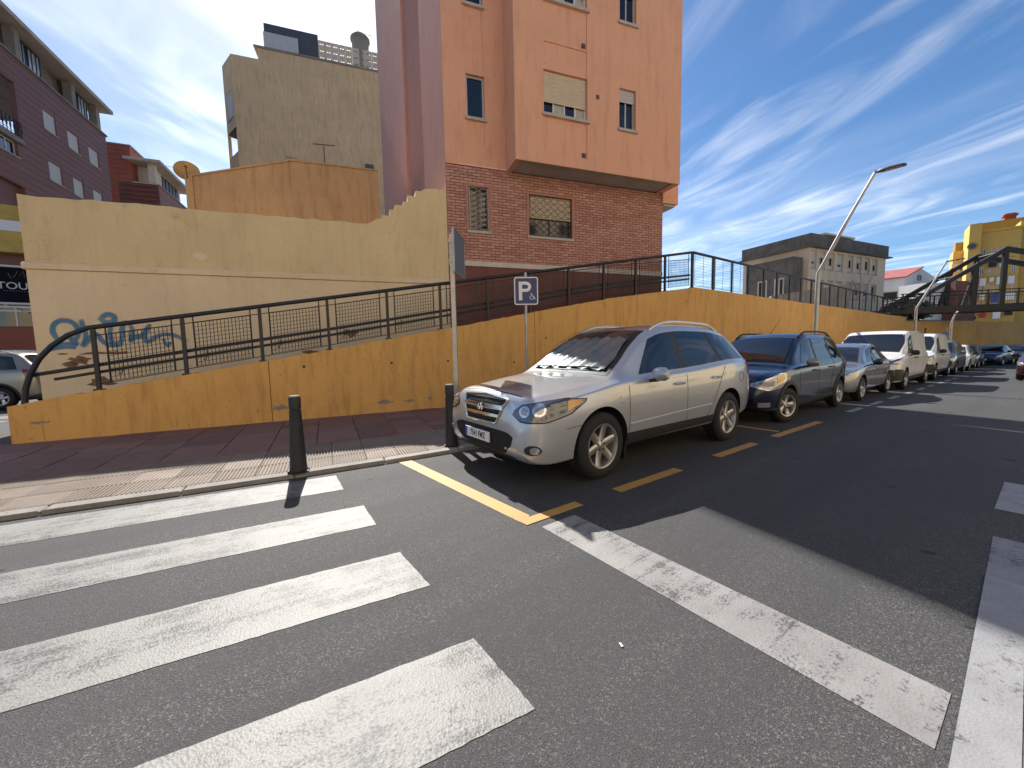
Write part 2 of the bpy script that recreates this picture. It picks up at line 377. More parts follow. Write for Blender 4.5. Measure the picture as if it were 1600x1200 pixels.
mat('plinth_red', (0.22, 0.085, 0.06), 0.85, var=0.4, vscale=1.2, bump=0.4, bscale=40, stain=((0.07, 0.035, 0.03), 0.4))
mat('plaster_white', (0.62, 0.56, 0.48), 0.85, var=0.2, vscale=3, bump=0.2, bscale=60)
mat('concrete', (0.33, 0.29, 0.25), 0.92, var=0.35, vscale=1.2, bump=0.4, bscale=40, stain=((0.13, 0.115, 0.10), 0.5))
mat('soffit', (0.52, 0.46, 0.40), 0.92, var=0.25, vscale=1.0, bump=0.3, bscale=40, stain=((0.30, 0.26, 0.22), 0.35))
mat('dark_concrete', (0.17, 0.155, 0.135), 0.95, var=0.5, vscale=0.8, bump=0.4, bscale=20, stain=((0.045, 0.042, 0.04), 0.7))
mat('tan', (0.76, 0.515, 0.285), 0.92, col2=(0.63, 0.43, 0.255), vscale=0.35, bump=0.4, bscale=14, stain=((0.25, 0.165, 0.09), 0.5))
mat('brown_stucco', (0.58, 0.36, 0.18), 0.92, col2=(0.48, 0.29, 0.145), vscale=0.6, bump=0.4, bscale=16, stain=((0.20, 0.11, 0.055), 0.5))
mat('cladding_brown', (0.215, 0.10, 0.088), 0.7, var=0.18, vscale=1.0, stretch=(0.3, 0.3, 3), bump=0.15, bscale=30)
mat('cladding_red', (0.33, 0.085, 0.05), 0.7, var=0.18, vscale=1.0, bump=0.15, bscale=30)
mat('grey_block', (0.72, 0.58, 0.43), 0.92, col2=(0.64, 0.52, 0.39), vscale=0.4, bump=0.3, bscale=12, stain=((0.24, 0.21, 0.18), 0.35))
mat('yellow_block', (0.68, 0.42, 0.11), 0.9, col2=(0.60, 0.37, 0.10), vscale=0.3, bump=0.2, bscale=8, stain=((0.40, 0.24, 0.06), 0.25))
mat('yellow_dark', (0.36, 0.23, 0.05), 0.9, var=0.2, vscale=0.3)
mat('shed_white', (0.72, 0.70, 0.66), 0.9, var=0.15, vscale=0.4, stain=((0.45, 0.42, 0.38), 0.3))
mat('roof_pink', (0.45, 0.14, 0.13), 0.8, var=0.2, vscale=1.5, bump=0.4, bscale=8)
mat('steel_dark', (0.012, 0.016, 0.023), 0.45, 0.0, var=0.35, vscale=7, bump=0.12, bscale=60)
mat('steel_black', (0.006, 0.007, 0.010), 0.5, var=0.3, vscale=3)
mat('galv', (0.42, 0.41, 0.40), 0.42, 0.75, var=0.25, vscale=6, bump=0.1, bscale=40)
mat('sign_back', (0.16, 0.20, 0.25), 0.5, 0.4, var=0.25, vscale=5)
mat('cast_iron', (0.018, 0.018, 0.02), 0.55, var=0.4, vscale=9, bump=0.35, bscale=70)
mat('lamp_grey', (0.10, 0.10, 0.105), 0.5, 0.3, var=0.2)
mat('alu', (0.55, 0.54, 0.52), 0.4, 0.3, var=0.12, vscale=8)
mat('alu_white', (0.70, 0.69, 0.66), 0.5, var=0.12, vscale=6)
mat('sill', (0.52, 0.46, 0.39), 0.8, var=0.25, vscale=7, bump=0.2)
mat('shutter', (0.66, 0.54, 0.38), 0.55, var=0.12, vscale=5)
mat('shutter_grey', (0.55, 0.53, 0.50), 0.6, var=0.12, vscale=3)
mat('glass', (0.012, 0.014, 0.017), 0.06, spec=0.9, var=0.3, vscale=1.5)
mat('glass_pale', (0.45, 0.50, 0.55), 0.12, spec=0.9, var=0.25, vscale=1.0)
mat('room_dark', (0.012, 0.011, 0.011), 0.9)
mat('curtain', (0.50, 0.47, 0.42), 0.9, var=0.3, vscale=12, stretch=(6, 6, 0.4))
mat('iron_brown', (0.13, 0.075, 0.05), 0.6, var=0.4, vscale=9)
mat('iron_white', (0.52, 0.46, 0.38), 0.6, var=0.2, vscale=9)
mat('sign_blue', (0.014, 0.034, 0.15), 0.35, var=0.08)
mat('sign_white', (0.78, 0.77, 0.74), 0.4, var=0.06)
mat('shop_black', (0.008, 0.01, 0.016), 0.8, spec=0.1)
mat('letter', (0.62, 0.62, 0.60), 0.4)
mat('letter_dim', (0.20, 0.19, 0.17), 0.5)
mat('awning', (0.62, 0.42, 0.10), 0.85, var=0.3, vscale=1.5)
mat('graffiti', (0.03, 0.13, 0.26), 0.7, col2=(0.06, 0.22, 0.36), vscale=5)
mat('leaf', (0.06, 0.10, 0.03), 0.7, col2=(0.10, 0.14, 0.045), vscale=3)
mat('cloth_white', (0.72, 0.71, 0.70), 0.9); mat('cloth_red', (0.40, 0.05, 0.04), 0.9); mat('cloth_blue', (0.06, 0.10, 0.28), 0.9); mat('cloth_dark', (0.03, 0.03, 0.035), 0.9)
mat('dish_ochre', (0.55, 0.33, 0.10), 0.6, var=0.3, vscale=6)
mat('chimney_red', (0.40, 0.08, 0.04), 0.85, var=0.25, vscale=2)
# vehicles
def car_paint(name, c, metal, rough=0.32, coat=0.8):
    mat(name, c, rough, metal, var=0.05, vscale=1.2, coat=coat)
car_paint('paint_silver', (0.49, 0.515, 0.545), 0.5, 0.28, 1.0); car_paint('paint_navy', (0.004, 0.007, 0.028), 0.0, 0.2); car_paint('paint_grey', (0.36, 0.37, 0.385), 0.75, 0.27, 1.0)
car_paint('paint_white', (0.72, 0.71, 0.68), 0.0, 0.4); car_paint('paint_black', (0.010, 0.010, 0.012), 0.1); car_paint('paint_blue', (0.012, 0.03, 0.11), 0.3)
car_paint('paint_darkgrey', (0.10, 0.095, 0.085), 0.6); car_paint('paint_maroon', (0.05, 0.010, 0.014), 0.3); car_paint('paint_beige', (0.34, 0.31, 0.26), 0.5)
mat('car_glass', (0.008, 0.010, 0.012), 0.03, spec=1.0)
mat('car_plastic', (0.018, 0.018, 0.019), 0.55, bump=0.15, bscale=200)
mat('seam', (0.008, 0.008, 0.008), 0.8)
mat('tyre', (0.014, 0.014, 0.0145), 0.8, var=0.35, vscale=12, bump=0.25, bscale=90)
mat('alloy', (0.50, 0.49, 0.47), 0.33, 0.85, var=0.1, vscale=9)
mat('alloy_dark', (0.05, 0.05, 0.052), 0.5, 0.6)
mat('chrome', (0.72, 0.72, 0.72), 0.10, 1.0)
mat('lens', (0.36, 0.36, 0.37), 0.10, 0.5, spec=1.0, coat=1.0)
mat('lens_dark', (0.10, 0.10, 0.105), 0.12, 0.4, spec=1.0, coat=1.0)
mat('lens_amber', (0.62, 0.30, 0.06), 0.15, coat=1.0); mat('lens_red', (0.30, 0.012, 0.010), 0.15, coat=1.0)
mat('plate_white', (0.74, 0.74, 0.72), 0.45, var=0.06); mat('plate_blue', (0.02, 0.09, 0.42), 0.4); mat('plate_ink', (0.012, 0.012, 0.013), 0.5)
mat('sunshade', (0.21, 0.25, 0.27), 0.35, 0.0, var=0.3, vscale=14)
def clear_glass():
    m = bpy.data.materials.new('windscreen_glass'); m.use_nodes = True; nt = m.node_tree; nt.nodes.clear()
    o = nt.nodes.new('ShaderNodeOutputMaterial'); t = nt.nodes.new('ShaderNodeBsdfTransparent'); t.inputs[0].default_value = (0.86, 0.90, 0.90, 1)
    g = nt.nodes.new('ShaderNodeBsdfGlossy'); g.inputs['Roughness'].default_value = 0.02
    lw = nt.nodes.new('ShaderNodeLayerWeight'); lw.inputs[0].default_value = 0.5
    pw = nt.nodes.new('ShaderNodeMath'); pw.operation = 'POWER'; pw.inputs[1].default_value = 4.0; nt.links.new(lw.outputs['Facing'], pw.inputs[0])
    fr = nt.nodes.new('ShaderNodeMath'); fr.operation = 'MULTIPLY_ADD'; fr.inputs[1].default_value = 0.7; fr.inputs[2].default_value = 0.04; nt.links.new(pw.outputs[0], fr.inputs[0])
    mx = nt.nodes.new('ShaderNodeMixShader'); nt.links.new(fr.outputs[0], mx.inputs[0]); nt.links.new(t.outputs[0], mx.inputs[1]); nt.links.new(g.outputs[0], mx.inputs[2])
    nt.links.new(mx.outputs[0], o.inputs[0]); MAT['windscreen_glass'] = m
clear_glass()
def spray():
    m, nt, p, nd, noise, ramp, mixc, L = mat('spray', (0.045, 0.17, 0.33), 0.75, col2=(0.09, 0.27, 0.42), vscale=5)
    a = nd('ShaderNodeAttribute'); a.attribute_name = 'core'
    n = nd('ShaderNodeMath', operation='MULTIPLY_ADD'); L(noise(9, 5, 0.7), n.inputs[0]); n.inputs[1].default_value = 0.7; L(a.outputs['Fac'], n.inputs[2])
    al = nd('ShaderNodeMath', operation='MULTIPLY'); L(ramp(n.outputs[0], 0.45, 1.2), al.inputs[0]); al.inputs[1].default_value = 0.8; L(al.outputs[0], p.inputs['Alpha'])
spray()

# ------------------------------------------------------------------ ground and markings
def build_ground():
    ss = [-400, -150, -60, -30] + list(range(-20, 70, 1)) + [90, 130, 200, 400, 800]; tt = [-500, -120, -40, -12, 0, 6, 12, 40, 120, 500]
    mb = MB(); mb.grid([[W(s, t, gz(s)) for s in ss] for t in reversed(tt)], smooth=True)
    mb.f = [tuple(reversed(f)) for f in mb.f]
    return put('road', mb, 'asphalt', kind='structure', fix=False)
road = build_ground()
def flat(poly, h=0.0025):
    """painted sheet in road coordinates (s,t), following the road surface; cut along s so that it hugs it"""
    mb = MB(); mb.add([W(s, t, gz(s)+h) for s, t in poly], [tuple(range(len(poly)))]); return mb
def ccw(poly):
    a = sum(poly[i][0]*poly[(i+1) % len(poly)][1]-poly[(i+1) % len(poly)][0]*poly[i][1] for i in range(len(poly)))
    return poly if a > 0 else poly[::-1]
def mark(name, poly, m, h=0.0025): return put(name, flat(ccw(poly), h), m, parent=road)
def rect(s0, s1, t0, t1): return [(s0, t0), (s1, t0), (s1, t1), (s0, t1)]
def stw(x, y): return (x*ES[0]+y*ES[1], x*ET[0]+y*ET[1])
# zebra: right-hand ends on a line across the street, stripes run a little askew of it
zd = np.array([math.sin(RAD(63.2)), math.cos(RAD(63.2))])
k = 0.986
for a, b in (((-2.083, 4.388), (-1.787, 3.916)), ((-1.412, 3.48), (-1.15, 3.072)), ((-0.824, 2.624), (-0.525, 2.225)), ((-0.217, 1.784), (0.064, 1.403)), ((0.37, 0.95), (0.65, 0.57))):
    a = np.array(a)*k; b = np.array(b)*k; c = b-zd*5.2; d = a-zd*5.2
    pts = [a, b, c, d]
    rim = []
    for i in range(4):                                # slightly wandering edges
        p, q = pts[i], pts[(i+1) % 4]; n = 120 if i % 2 else 20
        for j in range(n):
            w = p+(q-p)*j/n
            if j: w = w+np.array([random.uniform(-1, 1), random.uniform(-1, 1)])*0.003
            rim.append(stw(*w))
    mark('zebra_stripe', rim, 'paint_zebra')
mark('stop_line', rect(1.86, 2.22, 0.16, 2.27), 'paint_stop')
# centre line on the right, an older wider coat under the newer one
mark('lane_dash', [(-1.2, 0.05), (3.55, 0.165), (3.55, 0.02), (-1.2, -0.09)], 'paint_lane', 0.006)
mark('lane_dash', [(0.6, 0.093), (4.32, 0.183), (4.32, -0.20), (0.6, -0.27)], 'paint_old')
mark('lane_dash', rect(5.05, 6.1, -0.05, 0.22), 'paint_lane')
for s0 in (9.4, 13.4, 17.4, 21.4): mark('lane_dash', rect(s0, s0+1.6, -0.02, 0.16), 'paint_lane')
# disabled bay: end line, return, dashes
mark('bay_line', [stw(-1.48, 4.815), stw(-1.33, 4.885), (1.915, 2.50), (1.78, 2.38)], 'paint_yellow')
mark('bay_line', rect(1.78, 2.42, 2.36, 2.47), 'paint_yellow', 0.006)
for s0, s1 in ((2.94, 4.02), (4.86, 5.94), (6.60, 8.55)): mark('bay_dash', rect(s0, s1, 2.36, 2.48), 'paint_yellow' )
mark('bay_line', rect(7.0, 7.1, 2.52, 4.5), 'paint_yellow')
for i in range(9):
    s0 = 10.3+i*1.75; mark('bay_dash', rect(s0, s0+0.95, 2.38, 2.50), 'paint_lane')
# side street crossing beyond the ramp end
for i in range(4):
    o = np.array([-11.2, 7.5])+np.array([-0.35, 0.93])*i*1.0
    mark('zebra_stripe', [stw(*(o)), stw(*(o+np.array([-3.6, -1.3]))), stw(*(o+np.array([-3.78, -0.83]))), stw(*(o+np.array([-0.18, 0.47])))], 'paint_zebra')

# ------------------------------------------------------------------ pavement: kerb stones, ridged strip, red slabs
A0 = np.array([-7.692, 5.851]); RF = Frame(A0[0], A0[1], 64.42)
KERB = [(-7.5, 6.25), (-5, 5.75), (-1.8, 5.25), (0.05, 4.95), (1.55, 4.80), (2.9, 4.70), (6, 4.66), (60, 4.66)]
def kerb_t(s):
    for (a, b), (c, d) in zip(KERB, KERB[1:]):
        if s <= c: return b+(d-b)*(s-a)/(c-a)
    return KERB[-1][1]
def kerb_pt(v):
    """kerb point square across the pavement from the wall point v"""
    p = A0+RF.e[:2]*v; lo, hi = 0.5, 7.0
    for _ in range(40):
        m = (lo+hi)/2; q = p+RF.n[:2]*m; s, t = stw(*q)
        if t > kerb_t(s): lo = m
        else: hi = m
    return p+RF.n[:2]*lo
def pav(v, w):                                        # w in metres from the kerb face
    kp = kerb_pt(v); p = A0+RF.e[:2]*v; L = np.linalg.norm(p-kp); q = kp+(p-kp)*(w/L); f = w/L
    return np.array([q[0], q[1], gz(stw(*q)[0])+0.05+0.07*f]), L
def build_pavement():
    vs = [x*0.5 for x in range(-9, 31)]; rows = []
    for w in (0.0, 0.02, 0.5, 0.98):
        r = []
        for v in vs:
            q, L = pav(v, 0.1); q2, _ = pav(v, 0.14+(L-0.02-0.14)*w); q2 = q2-np.array([0, 0, 0.035]); r.append(q2)
        rows.append(r)
    mb = MB(); mb.grid(rows)
    # behind the parked cars and on to the far end, and round the ramp's left end
    s_end = 46
    far = [(stw(*pav(15, 0.14)[0][:2])[0], 0)]
    pts = []
    for s in range(9, s_end): pts.append(s)
    mb.grid([[W(s, kerb_t(s)+0.14, gz(s)+0.045) for s in pts], [W(s, 9.0, gz(s)+0.10) for s in pts]])
    mb.add([(-7.6, 5.84, 0.083), (-7.5, 7.5, 0.083), (-10.4, 7.2, 0.05), (-13.5, 4.6, 0.02), tuple(pav(-4.5, 0.14)[0]-np.array([0, 0, 0.035]))], [(0, 1, 2, 3, 4)])
    return put('pavement', mb, 'grout', kind='structure', fix=True)
pavement = build_pavement()
def tile_box(c, z_sink=0.045, g=0.004, ch=0.004):
    """slab from four top corners (counter-clockwise), shrunk by the joint, with a chamfered rim"""
    c = [np.array(x, float) for x in c]; m = sum(c)/4; dz = random.uniform(-0.004, 0.004)
    sh = lambda p, d: p+(m-p)/np.linalg.norm(m-p)*d
    top = [sh(p, (g+ch)*1.4)+np.array([0, 0, dz]) for p in c]; mid = [sh(p, g*1.4)+np.array([0, 0, dz-ch]) for p in c]; bot = [p-np.array([0, 0, z_sink]) for p in mid]
    mb = MB(); f = [(0, 1, 2, 3)]
    for i in range(4):
        j = (i+1) % 4; f += [(4+i, 4+j, j, i), (8+i, 8+j, 4+j, 4+i)]
    return mb.add(top+mid+bot, f)
def build_tiles():
    for i in range(-4, 13):                           # kerb stones, one metre each
        v0, v1 = i*1.0, i*1.0+1.0
        c = [pav(v0, 0.0)[0], pav(v1, 0.0)[0], pav(v1, 0.14)[0], pav(v0, 0.14)[0]]
        put('kerb_stone', tile_box(c, 0.14, 0.004, 0.012), 'kerb_stone', parent=pavement, fix=True)
    for i in range(28, 45):
        s = float(i-20); c = [np.array(W(a, b, gz(a)+0.05)) for a, b in ((s, kerb_t(s)), (s+1, kerb_t(s+1)), (s+1, kerb_t(s+1)+0.14), (s, kerb_t(s)+0.14))]
        put('kerb_stone', tile_box(c, 0.14, 0.004, 0.012), 'kerb_stone', parent=pavement, fix=True)
    for r in range(3):                                # ridged warning tiles
        for i in range(-10, 24):
            v0 = i*0.4; v1 = v0+0.4; w0 = 0.14+r*0.4; w1 = w0+0.4
            c = [pav(v0, w0)[0], pav(v1, w0)[0], pav(v1, w1)[0], pav(v0, w1)[0]]; c = [p+np.array([0, 0, -0.008]) for p in c]
            mb = tile_box(c, 0.03, 0.003, 0.002)
            for q in range(11):
                f0, f1 = (q+0.22)/11, (q+0.78)/11; g0, g1 = (q+0.34)/11, (q+0.66)/11
                def pt(f, w, h): return (c[0]*(1-f)+c[1]*f)*(1-w)+(c[3]*(1-f)+c[2]*f)*w+np.array([0, 0, h])
                a = [pt(f0, 0.03, 0), pt(f1, 0.03, 0), pt(f1, 0.97, 0), pt(f0, 0.97, 0), pt(g0, 0.05, 0.010), pt(g1, 0.05, 0.010), pt(g1, 0.95, 0.010), pt(g0, 0.95, 0.010)]
                mb.add(a, [(4, 5, 6, 7), (0, 1, 5, 4), (1, 2, 6, 5), (2, 3, 7, 6), (3, 0, 4, 7)])
            put('ridged_tile', mb, 'tactile', parent=pavement)
    for i in range(-6, 15):                           # red slabs up to the wall
        v0 = i*0.6; v1 = v0+0.6; L0 = pav(v0, .1)[1]; L1 = pav(v1, .1)[1]; n = 6
        for r in range(n):
            f0, f1 = r/n, (r+1)/n; a = 1.345
            c = [pav(v0, a+(L0-a-.01)*f0)[0], pav(v1, a+(L1-a-.01)*f0)[0], pav(v1, a+(L1-a-.01)*f1)[0], pav(v0, a+(L0-a-.01)*f1)[0]]
            put('paving_slab', tile_box(c, 0.03), 'slab_red', parent=pavement)
build_tiles()

# ------------------------------------------------------------------ ramp, its ochre wall and the retaining wall
TOPV = [(-0.05, 0.70), (2.235, 1.10), (4.526, 1.488), (6.938, 1.925), (9.197, 2.354), (11.766, 2.805), (15.03, 3.251)]
def top_z(v):
    for (a, b), (c, d) in zip(TOPV, TOPV[1:]):
        if v <= c: return b+(d-b)*(v-a)/(c-a)
    return 3.251
BF = Frame(-1.60, 10.35, 70.5)                        # front of the orange building and the cream wall
PKV = 15.03; PK = RF.o+RF.e*PKV
RW = Frame(PK[0], PK[1], HD)
def build_ramp():
    w = thing('ramp_wall', 'long ochre stucco wall climbing beside the pavement under the ramp railing', 'wall', (*A0, 0))
    js = [-0.05, 3.4, 9.2, 12.6, 15.03]
    for a, b in zip(js, js[1:]):
        n = 60; us = [a+0.006+(b-a-0.012)*i/n for i in range(n+1)]
        poly = [(us[0], -0.1), (us[-1], -0.1)] + [(u, top_z(u)+random.uniform(-0.014, 0.010)) for u in reversed(us)]
        put('wall_panel', MB().prism(RF, poly, -0.26, 0.0), 'ochre', parent=w)
    def patch_(px, py, rx, ry, seed, m, o, name):
        rnd = random.Random(seed); u, z = RF.uz(px, py); n = 22; pts = []
        for i in range(n):
            a = 2*math.pi*i/n; k = 0.5+0.7*rnd.random(); pts.append((u+rx*k*math.cos(a), z+ry*k*math.sin(a)))
        put(name, MB().add([RF.P(u, o, z)]+[RF.P(p, o, q) for p, q in pts], [(0, i+1, (i+1) % n+1) for i in range(n)]), m, parent=w)
    for i, (px, py, rx, ry) in enumerate(((438, 637, .16, .05), (462, 640, .10, .03), (600, 628, .22, .05), (640, 626, .14, .03), (672, 622, .06, .05), (60, 660, .12, .03))): patch_(px, py, rx, ry, 40+i, 'concrete', .003, 'repair_patch')
    for i, (px, py) in enumerate(((475, 573), (612, 567), (700, 564), (803, 566), (853, 528))):
        u, z = RF.uz(px, py); put('weep_hole', MB().add([RF.P(u, .003, z)]+[RF.P(u+.024*math.cos(a), .003, z+.024*math.sin(a)) for a in np.linspace(0, 2*math.pi, 13)[:-1]], [(0, k+1, (k+1) % 12+1) for k in range(12)]), 'room_dark', parent=w)
    put('joint_filler', MB().prism(RF, [(0.0, 0), (15.0, 0), (15.0, 3.2), (9.2, 2.3), (4.5, 1.43), (0.0, 0.66)], -0.2, -0.02), 'mortar', parent=w)
    r = MB(); a, b = [], []
    for i in range(31):
        v = 0.04+i*0.508; z = top_z(v)-0.10; p = RF.o+RF.e*v-RF.n*0.24
        k = ((BF.o-p)@BF.n)/((-RF.n)@BF.n); q = p-RF.n*(k+0.05)
        a.append((p[0], p[1], z)); b.append((q[0], q[1], z))
    r.grid([a, b]); c = [(x, y, -0.2) for x, y, z in a]; d = [(x, y, -0.2) for x, y, z in b]
    r.add([a[0], b[0], d[0], c[0]], [(0, 1, 2, 3)])
    o = put('ramp', r, 'concrete', kind='structure', fix=True)
    # retaining wall along the street
    w2 = thing('retaining_wall', 'ochre retaining wall behind the parked cars, topped by a dark fence', 'wall', (PK[0], PK[1], 0))
    u = 0.0
    lens = [4.1, 4.3, 4.2, 4.3, 4.2, 4.4, 4.0]
    for L in lens:
        put('wall_panel', MB().prism(RW, [(u+0.006, -0.8), (u+L-0.006, -0.8), (u+L-0.006, 3.25+random.uniform(-.01, .01)), (u+0.006, 3.25+random.uniform(-.01, .01))], -0.28, 0.0), 'ochre', parent=w2); u += L
    put('joint_filler', MB().prism(RW, [(0, -0.8), (u-0.1, -0.8), (u-0.1, 3.2), (0, 3.2)], -0.2, -0.02), 'mortar', parent=w2)
    return w2, u
retaining, RWL = build_ramp()
def build_upper():
    C = RW.P(RWL, 0, 0); p = [(PK[0]-0.1, PK[1]+0.3), (C[0]+0.1, C[1]+0.3), (60, 42), (190, 75), (260, 300), (-20, 300), (PK[0]-8, PK[1]+20)]
    mb = MB().slab(p, 2.6, 3.10); return put('upper_ground', mb, 'concrete', kind='structure')
build_upper()
def build_far_wall():
    C = RW.P(RWL-0.3, -0.2, 0); o = thing('far_wall', 'ochre wall closing the far end of the street behind dark parked cars', 'wall', (C[0], C[1], 0))
    Ff = Frame(C[0], C[1], 74); u = 0
    for L in (5.5, 6, 6, 6, 8, 10):
        put('wall_panel', MB().prism(Ff, [(u+.006, -1), (u+L-.006, -1), (u+L-.006, 2.95), (u+.006, 2.95)], -0.3, 0), 'ochre_far', parent=o); u += L
    return Ff
FW = build_far_wall()

# ------------------------------------------------------------------ railings
def build_railing():
    posts = [0.975+1.166*i for i in range(13)]
    R = thing('ramp_railing', 'dark steel railing with wire mesh panels climbing along the ramp', 'railing', RF.P(0.975, -0.1, top_z(0.975)))
    o = -0.10
    def rz(v): return 1.902+(v-0.906)*0.1738
    for i, v in enumerate(posts):
        mb = MB().fbox(RF, v-0.027, v+0.027, o-0.027, o+0.027, top_z(v)-0.02, rz(v)-0.02)
        mb.fbox(RF, v-0.06, v+0.06, o-0.05, o+0.05, top_z(v)-0.03, top_z(v)+0.022)
        put('post', mb, 'steel_dark', parent=R)
    path = [RF.P(*x) for x in ((0.10, o, 0.70), (0.13, o, 0.95), (0.20, o, 1.18), (0.32, o, 1.42), (0.48, o, 1.62), (0.68, o, 1.79), (0.92, o, 1.905))]
    path += [RF.P(v, o, rz(v)) for v in np.linspace(1.4, posts[-1], 12)]
    put('top_rail', MB().tube(path, 0.039, 10), 'steel_dark', parent=R)
    for off, h, r, v0 in ((o-0.09, 0.42, 0.032, 0.15), (o-0.10, 0.30, 0.025, 0.42)):
        p = [RF.P(v, off, top_z(v)+h) for v in np.linspace(v0, posts[-1], 14)]
        put('hand_rail', MB().tube(p, r, 8), 'steel_dark', parent=R)
    for v in [x+0.25 for x in posts[:-1]]:
        z = top_z(v)
        p = [RF.P(v, o, z+0.22), RF.P(v+.03, o-0.05, z+0.22), RF.P(v+.05, o-0.08, z+0.30), RF.P(v+.05, o-0.075, z+0.39)]
        put('rail_bracket', MB().tube(p, 0.008, 5), 'steel_dark', parent=R)
    for a, b in zip(posts, posts[1:]):
        L = b-a
        def q(f, h): v = a+L*f; return RF.P(v, o, top_z(a)+(top_z(b)-top_z(a))*f+h)
        fr = MB()
        for f in (0.13, 0.87): fr.tube([q(f, 0.10), q(f, rz(a+L*f)-top_z(a+L*f)-0.02)], 0.011, 5)
        for h in (0.10, 0.90): fr.tube([q(0.02, h), q(0.98, h)], 0.008, 5)
        put('panel_frame', fr, 'steel_dark', parent=R)
        ms = MB(); n = 15
        for i in range(n+1):
            f = 0.14+0.72*i/n; ms.tube([q(f, 0.12), q(f, 0.89)], 0.0052, 4, caps=False)
        for i in range(12): h = 0.12+0.77*i/11; ms.tube([q(0.135, h), q(0.865, h)], 0.0052, 4, caps=False)
        put('wire_mesh', ms, 'steel_dark', parent=R)
build_railing()
def build_fence():
    R = thing('wall_fence', 'dark steel fence of posts and wires along the top of the retaining wall', 'fence', RW.P(0, -0.1, 3.25))
    L = RWL-0.2; o = -0.11; n = int(L/1.25)
    put('top_rail', MB().tube([RW.P(0, o, 4.35), RW.P(L, o, 4.35)], 0.042, 8), 'steel_dark', parent=R)
    for i in range(n+1):
        v = i*L/n; w = 0.06 if i % 2 else 0.03
        put('post', MB().fbox(RW, v-w, v+w, o-0.022, o+0.022, 3.23, 4.33), 'steel_dark', parent=R)
    for i in range(n):
        a = i*L/n; b = (i+1)*L/n; ms = MB()
        for k in range(11): z = 3.36+k*0.088; ms.tube([RW.P(a+.12, o, z), RW.P(b-.12, o, z)], 0.0035, 4, caps=False)
        for v in (a+.12, (a+b)/2, b-.12): ms.tube([RW.P(v, o, 3.33), RW.P(v, o, 4.30)], 0.006, 4, caps=False)
        ms.tube([RW.P(a, o, 3.33), RW.P(b, o, 3.33)], 0.007, 4, caps=False)
        put('wire_panel', ms, 'steel_dark', parent=R)
build_fence()

# ------------------------------------------------------------------ windows
def slats(F, u0, u1, z0, z1, o, m, parent, n=None, name='shutter_slat', sag=0.0):
    n = n or max(3, int((z1-z0)/0.055)); h = (z1-z0)/n
    for i in range(n):
        a = z0+i*h; mb = MB(); P = F.P
        prof = [(o, a+h*0.04), (o+0.010, a+h*0.25), (o+0.012, a+h*0.55), (o+0.006, a+h*0.9), (o-0.006, a+h*0.98), (o-0.006, a+h*0.04)]
        vs = [P(u0, q, z) for q, z in prof]+[P(u1, q, z) for q, z in prof]; k = len(prof)
        mb.add(vs, [(j, (j+1) % k, k+(j+1) % k, k+j) for j in range(k)]+[tuple(range(k-1, -1, -1)), tuple(range(k, 2*k))])
        put(name, mb, m, parent=parent, fix=True)
def window(parent, F, u0, u1, z0, z1, off, depth, shutter=0.0, fm='alu', pane='glass', mull=1, smat='shutter', sill=True, curtain=False, slat=True, fw=0.045):
    """frame mesh with panes, sill and roller shutter as its children; off is the wall face"""
    b = off-depth; mb = MB()
    for a, c, d, e in ((u0, u0+fw, z0, z1), (u1-fw, u1, z0, z1), (u0+fw, u1-fw, z0, z0+fw), (u0+fw, u1-fw, z1-fw, z1)): mb.fbox(F, a, c, b, b+0.05, d, e)
    for i in range(1, mull+1):
        m = u0+(u1-u0)*i/(mull+1); mb.fbox(F, m-fw*0.45, m+fw*0.45, b+0.002, b+0.045, z0+fw, z1-fw)
    w = put('window', mb, fm, parent=parent)
    for i in range(mull+1):
        a = u0+fw+(u1-u0-2*fw)*i/(mull+1); c = u0+fw+(u1-u0-2*fw)*(i+1)/(mull+1)
        put('pane', MB().fbox(F, a-.001, c+.001, b+0.012, b+0.022, z0+fw-.001, z1-fw+.001), pane if not (curtain and i % 2 == 1) else 'curtain', parent=w)
    if sill: put('sill', MB().fbox(F, u0-0.05, u1+0.05, b+0.01, off+0.06, z0-0.07, z0-0.002), 'sill', parent=w)
    if shutter > 0:
        zs = z1-(z1-z0)*shutter
        if slat: slats(F, u0+0.012, u1-0.012, zs, z1-0.003, b+0.075, smat, w)
        else: put('shutter', MB().fbox(F, u0+0.01, u1-0.01, b+0.055, b+0.08, zs, z1-0.003), smat, parent=w)
    return w

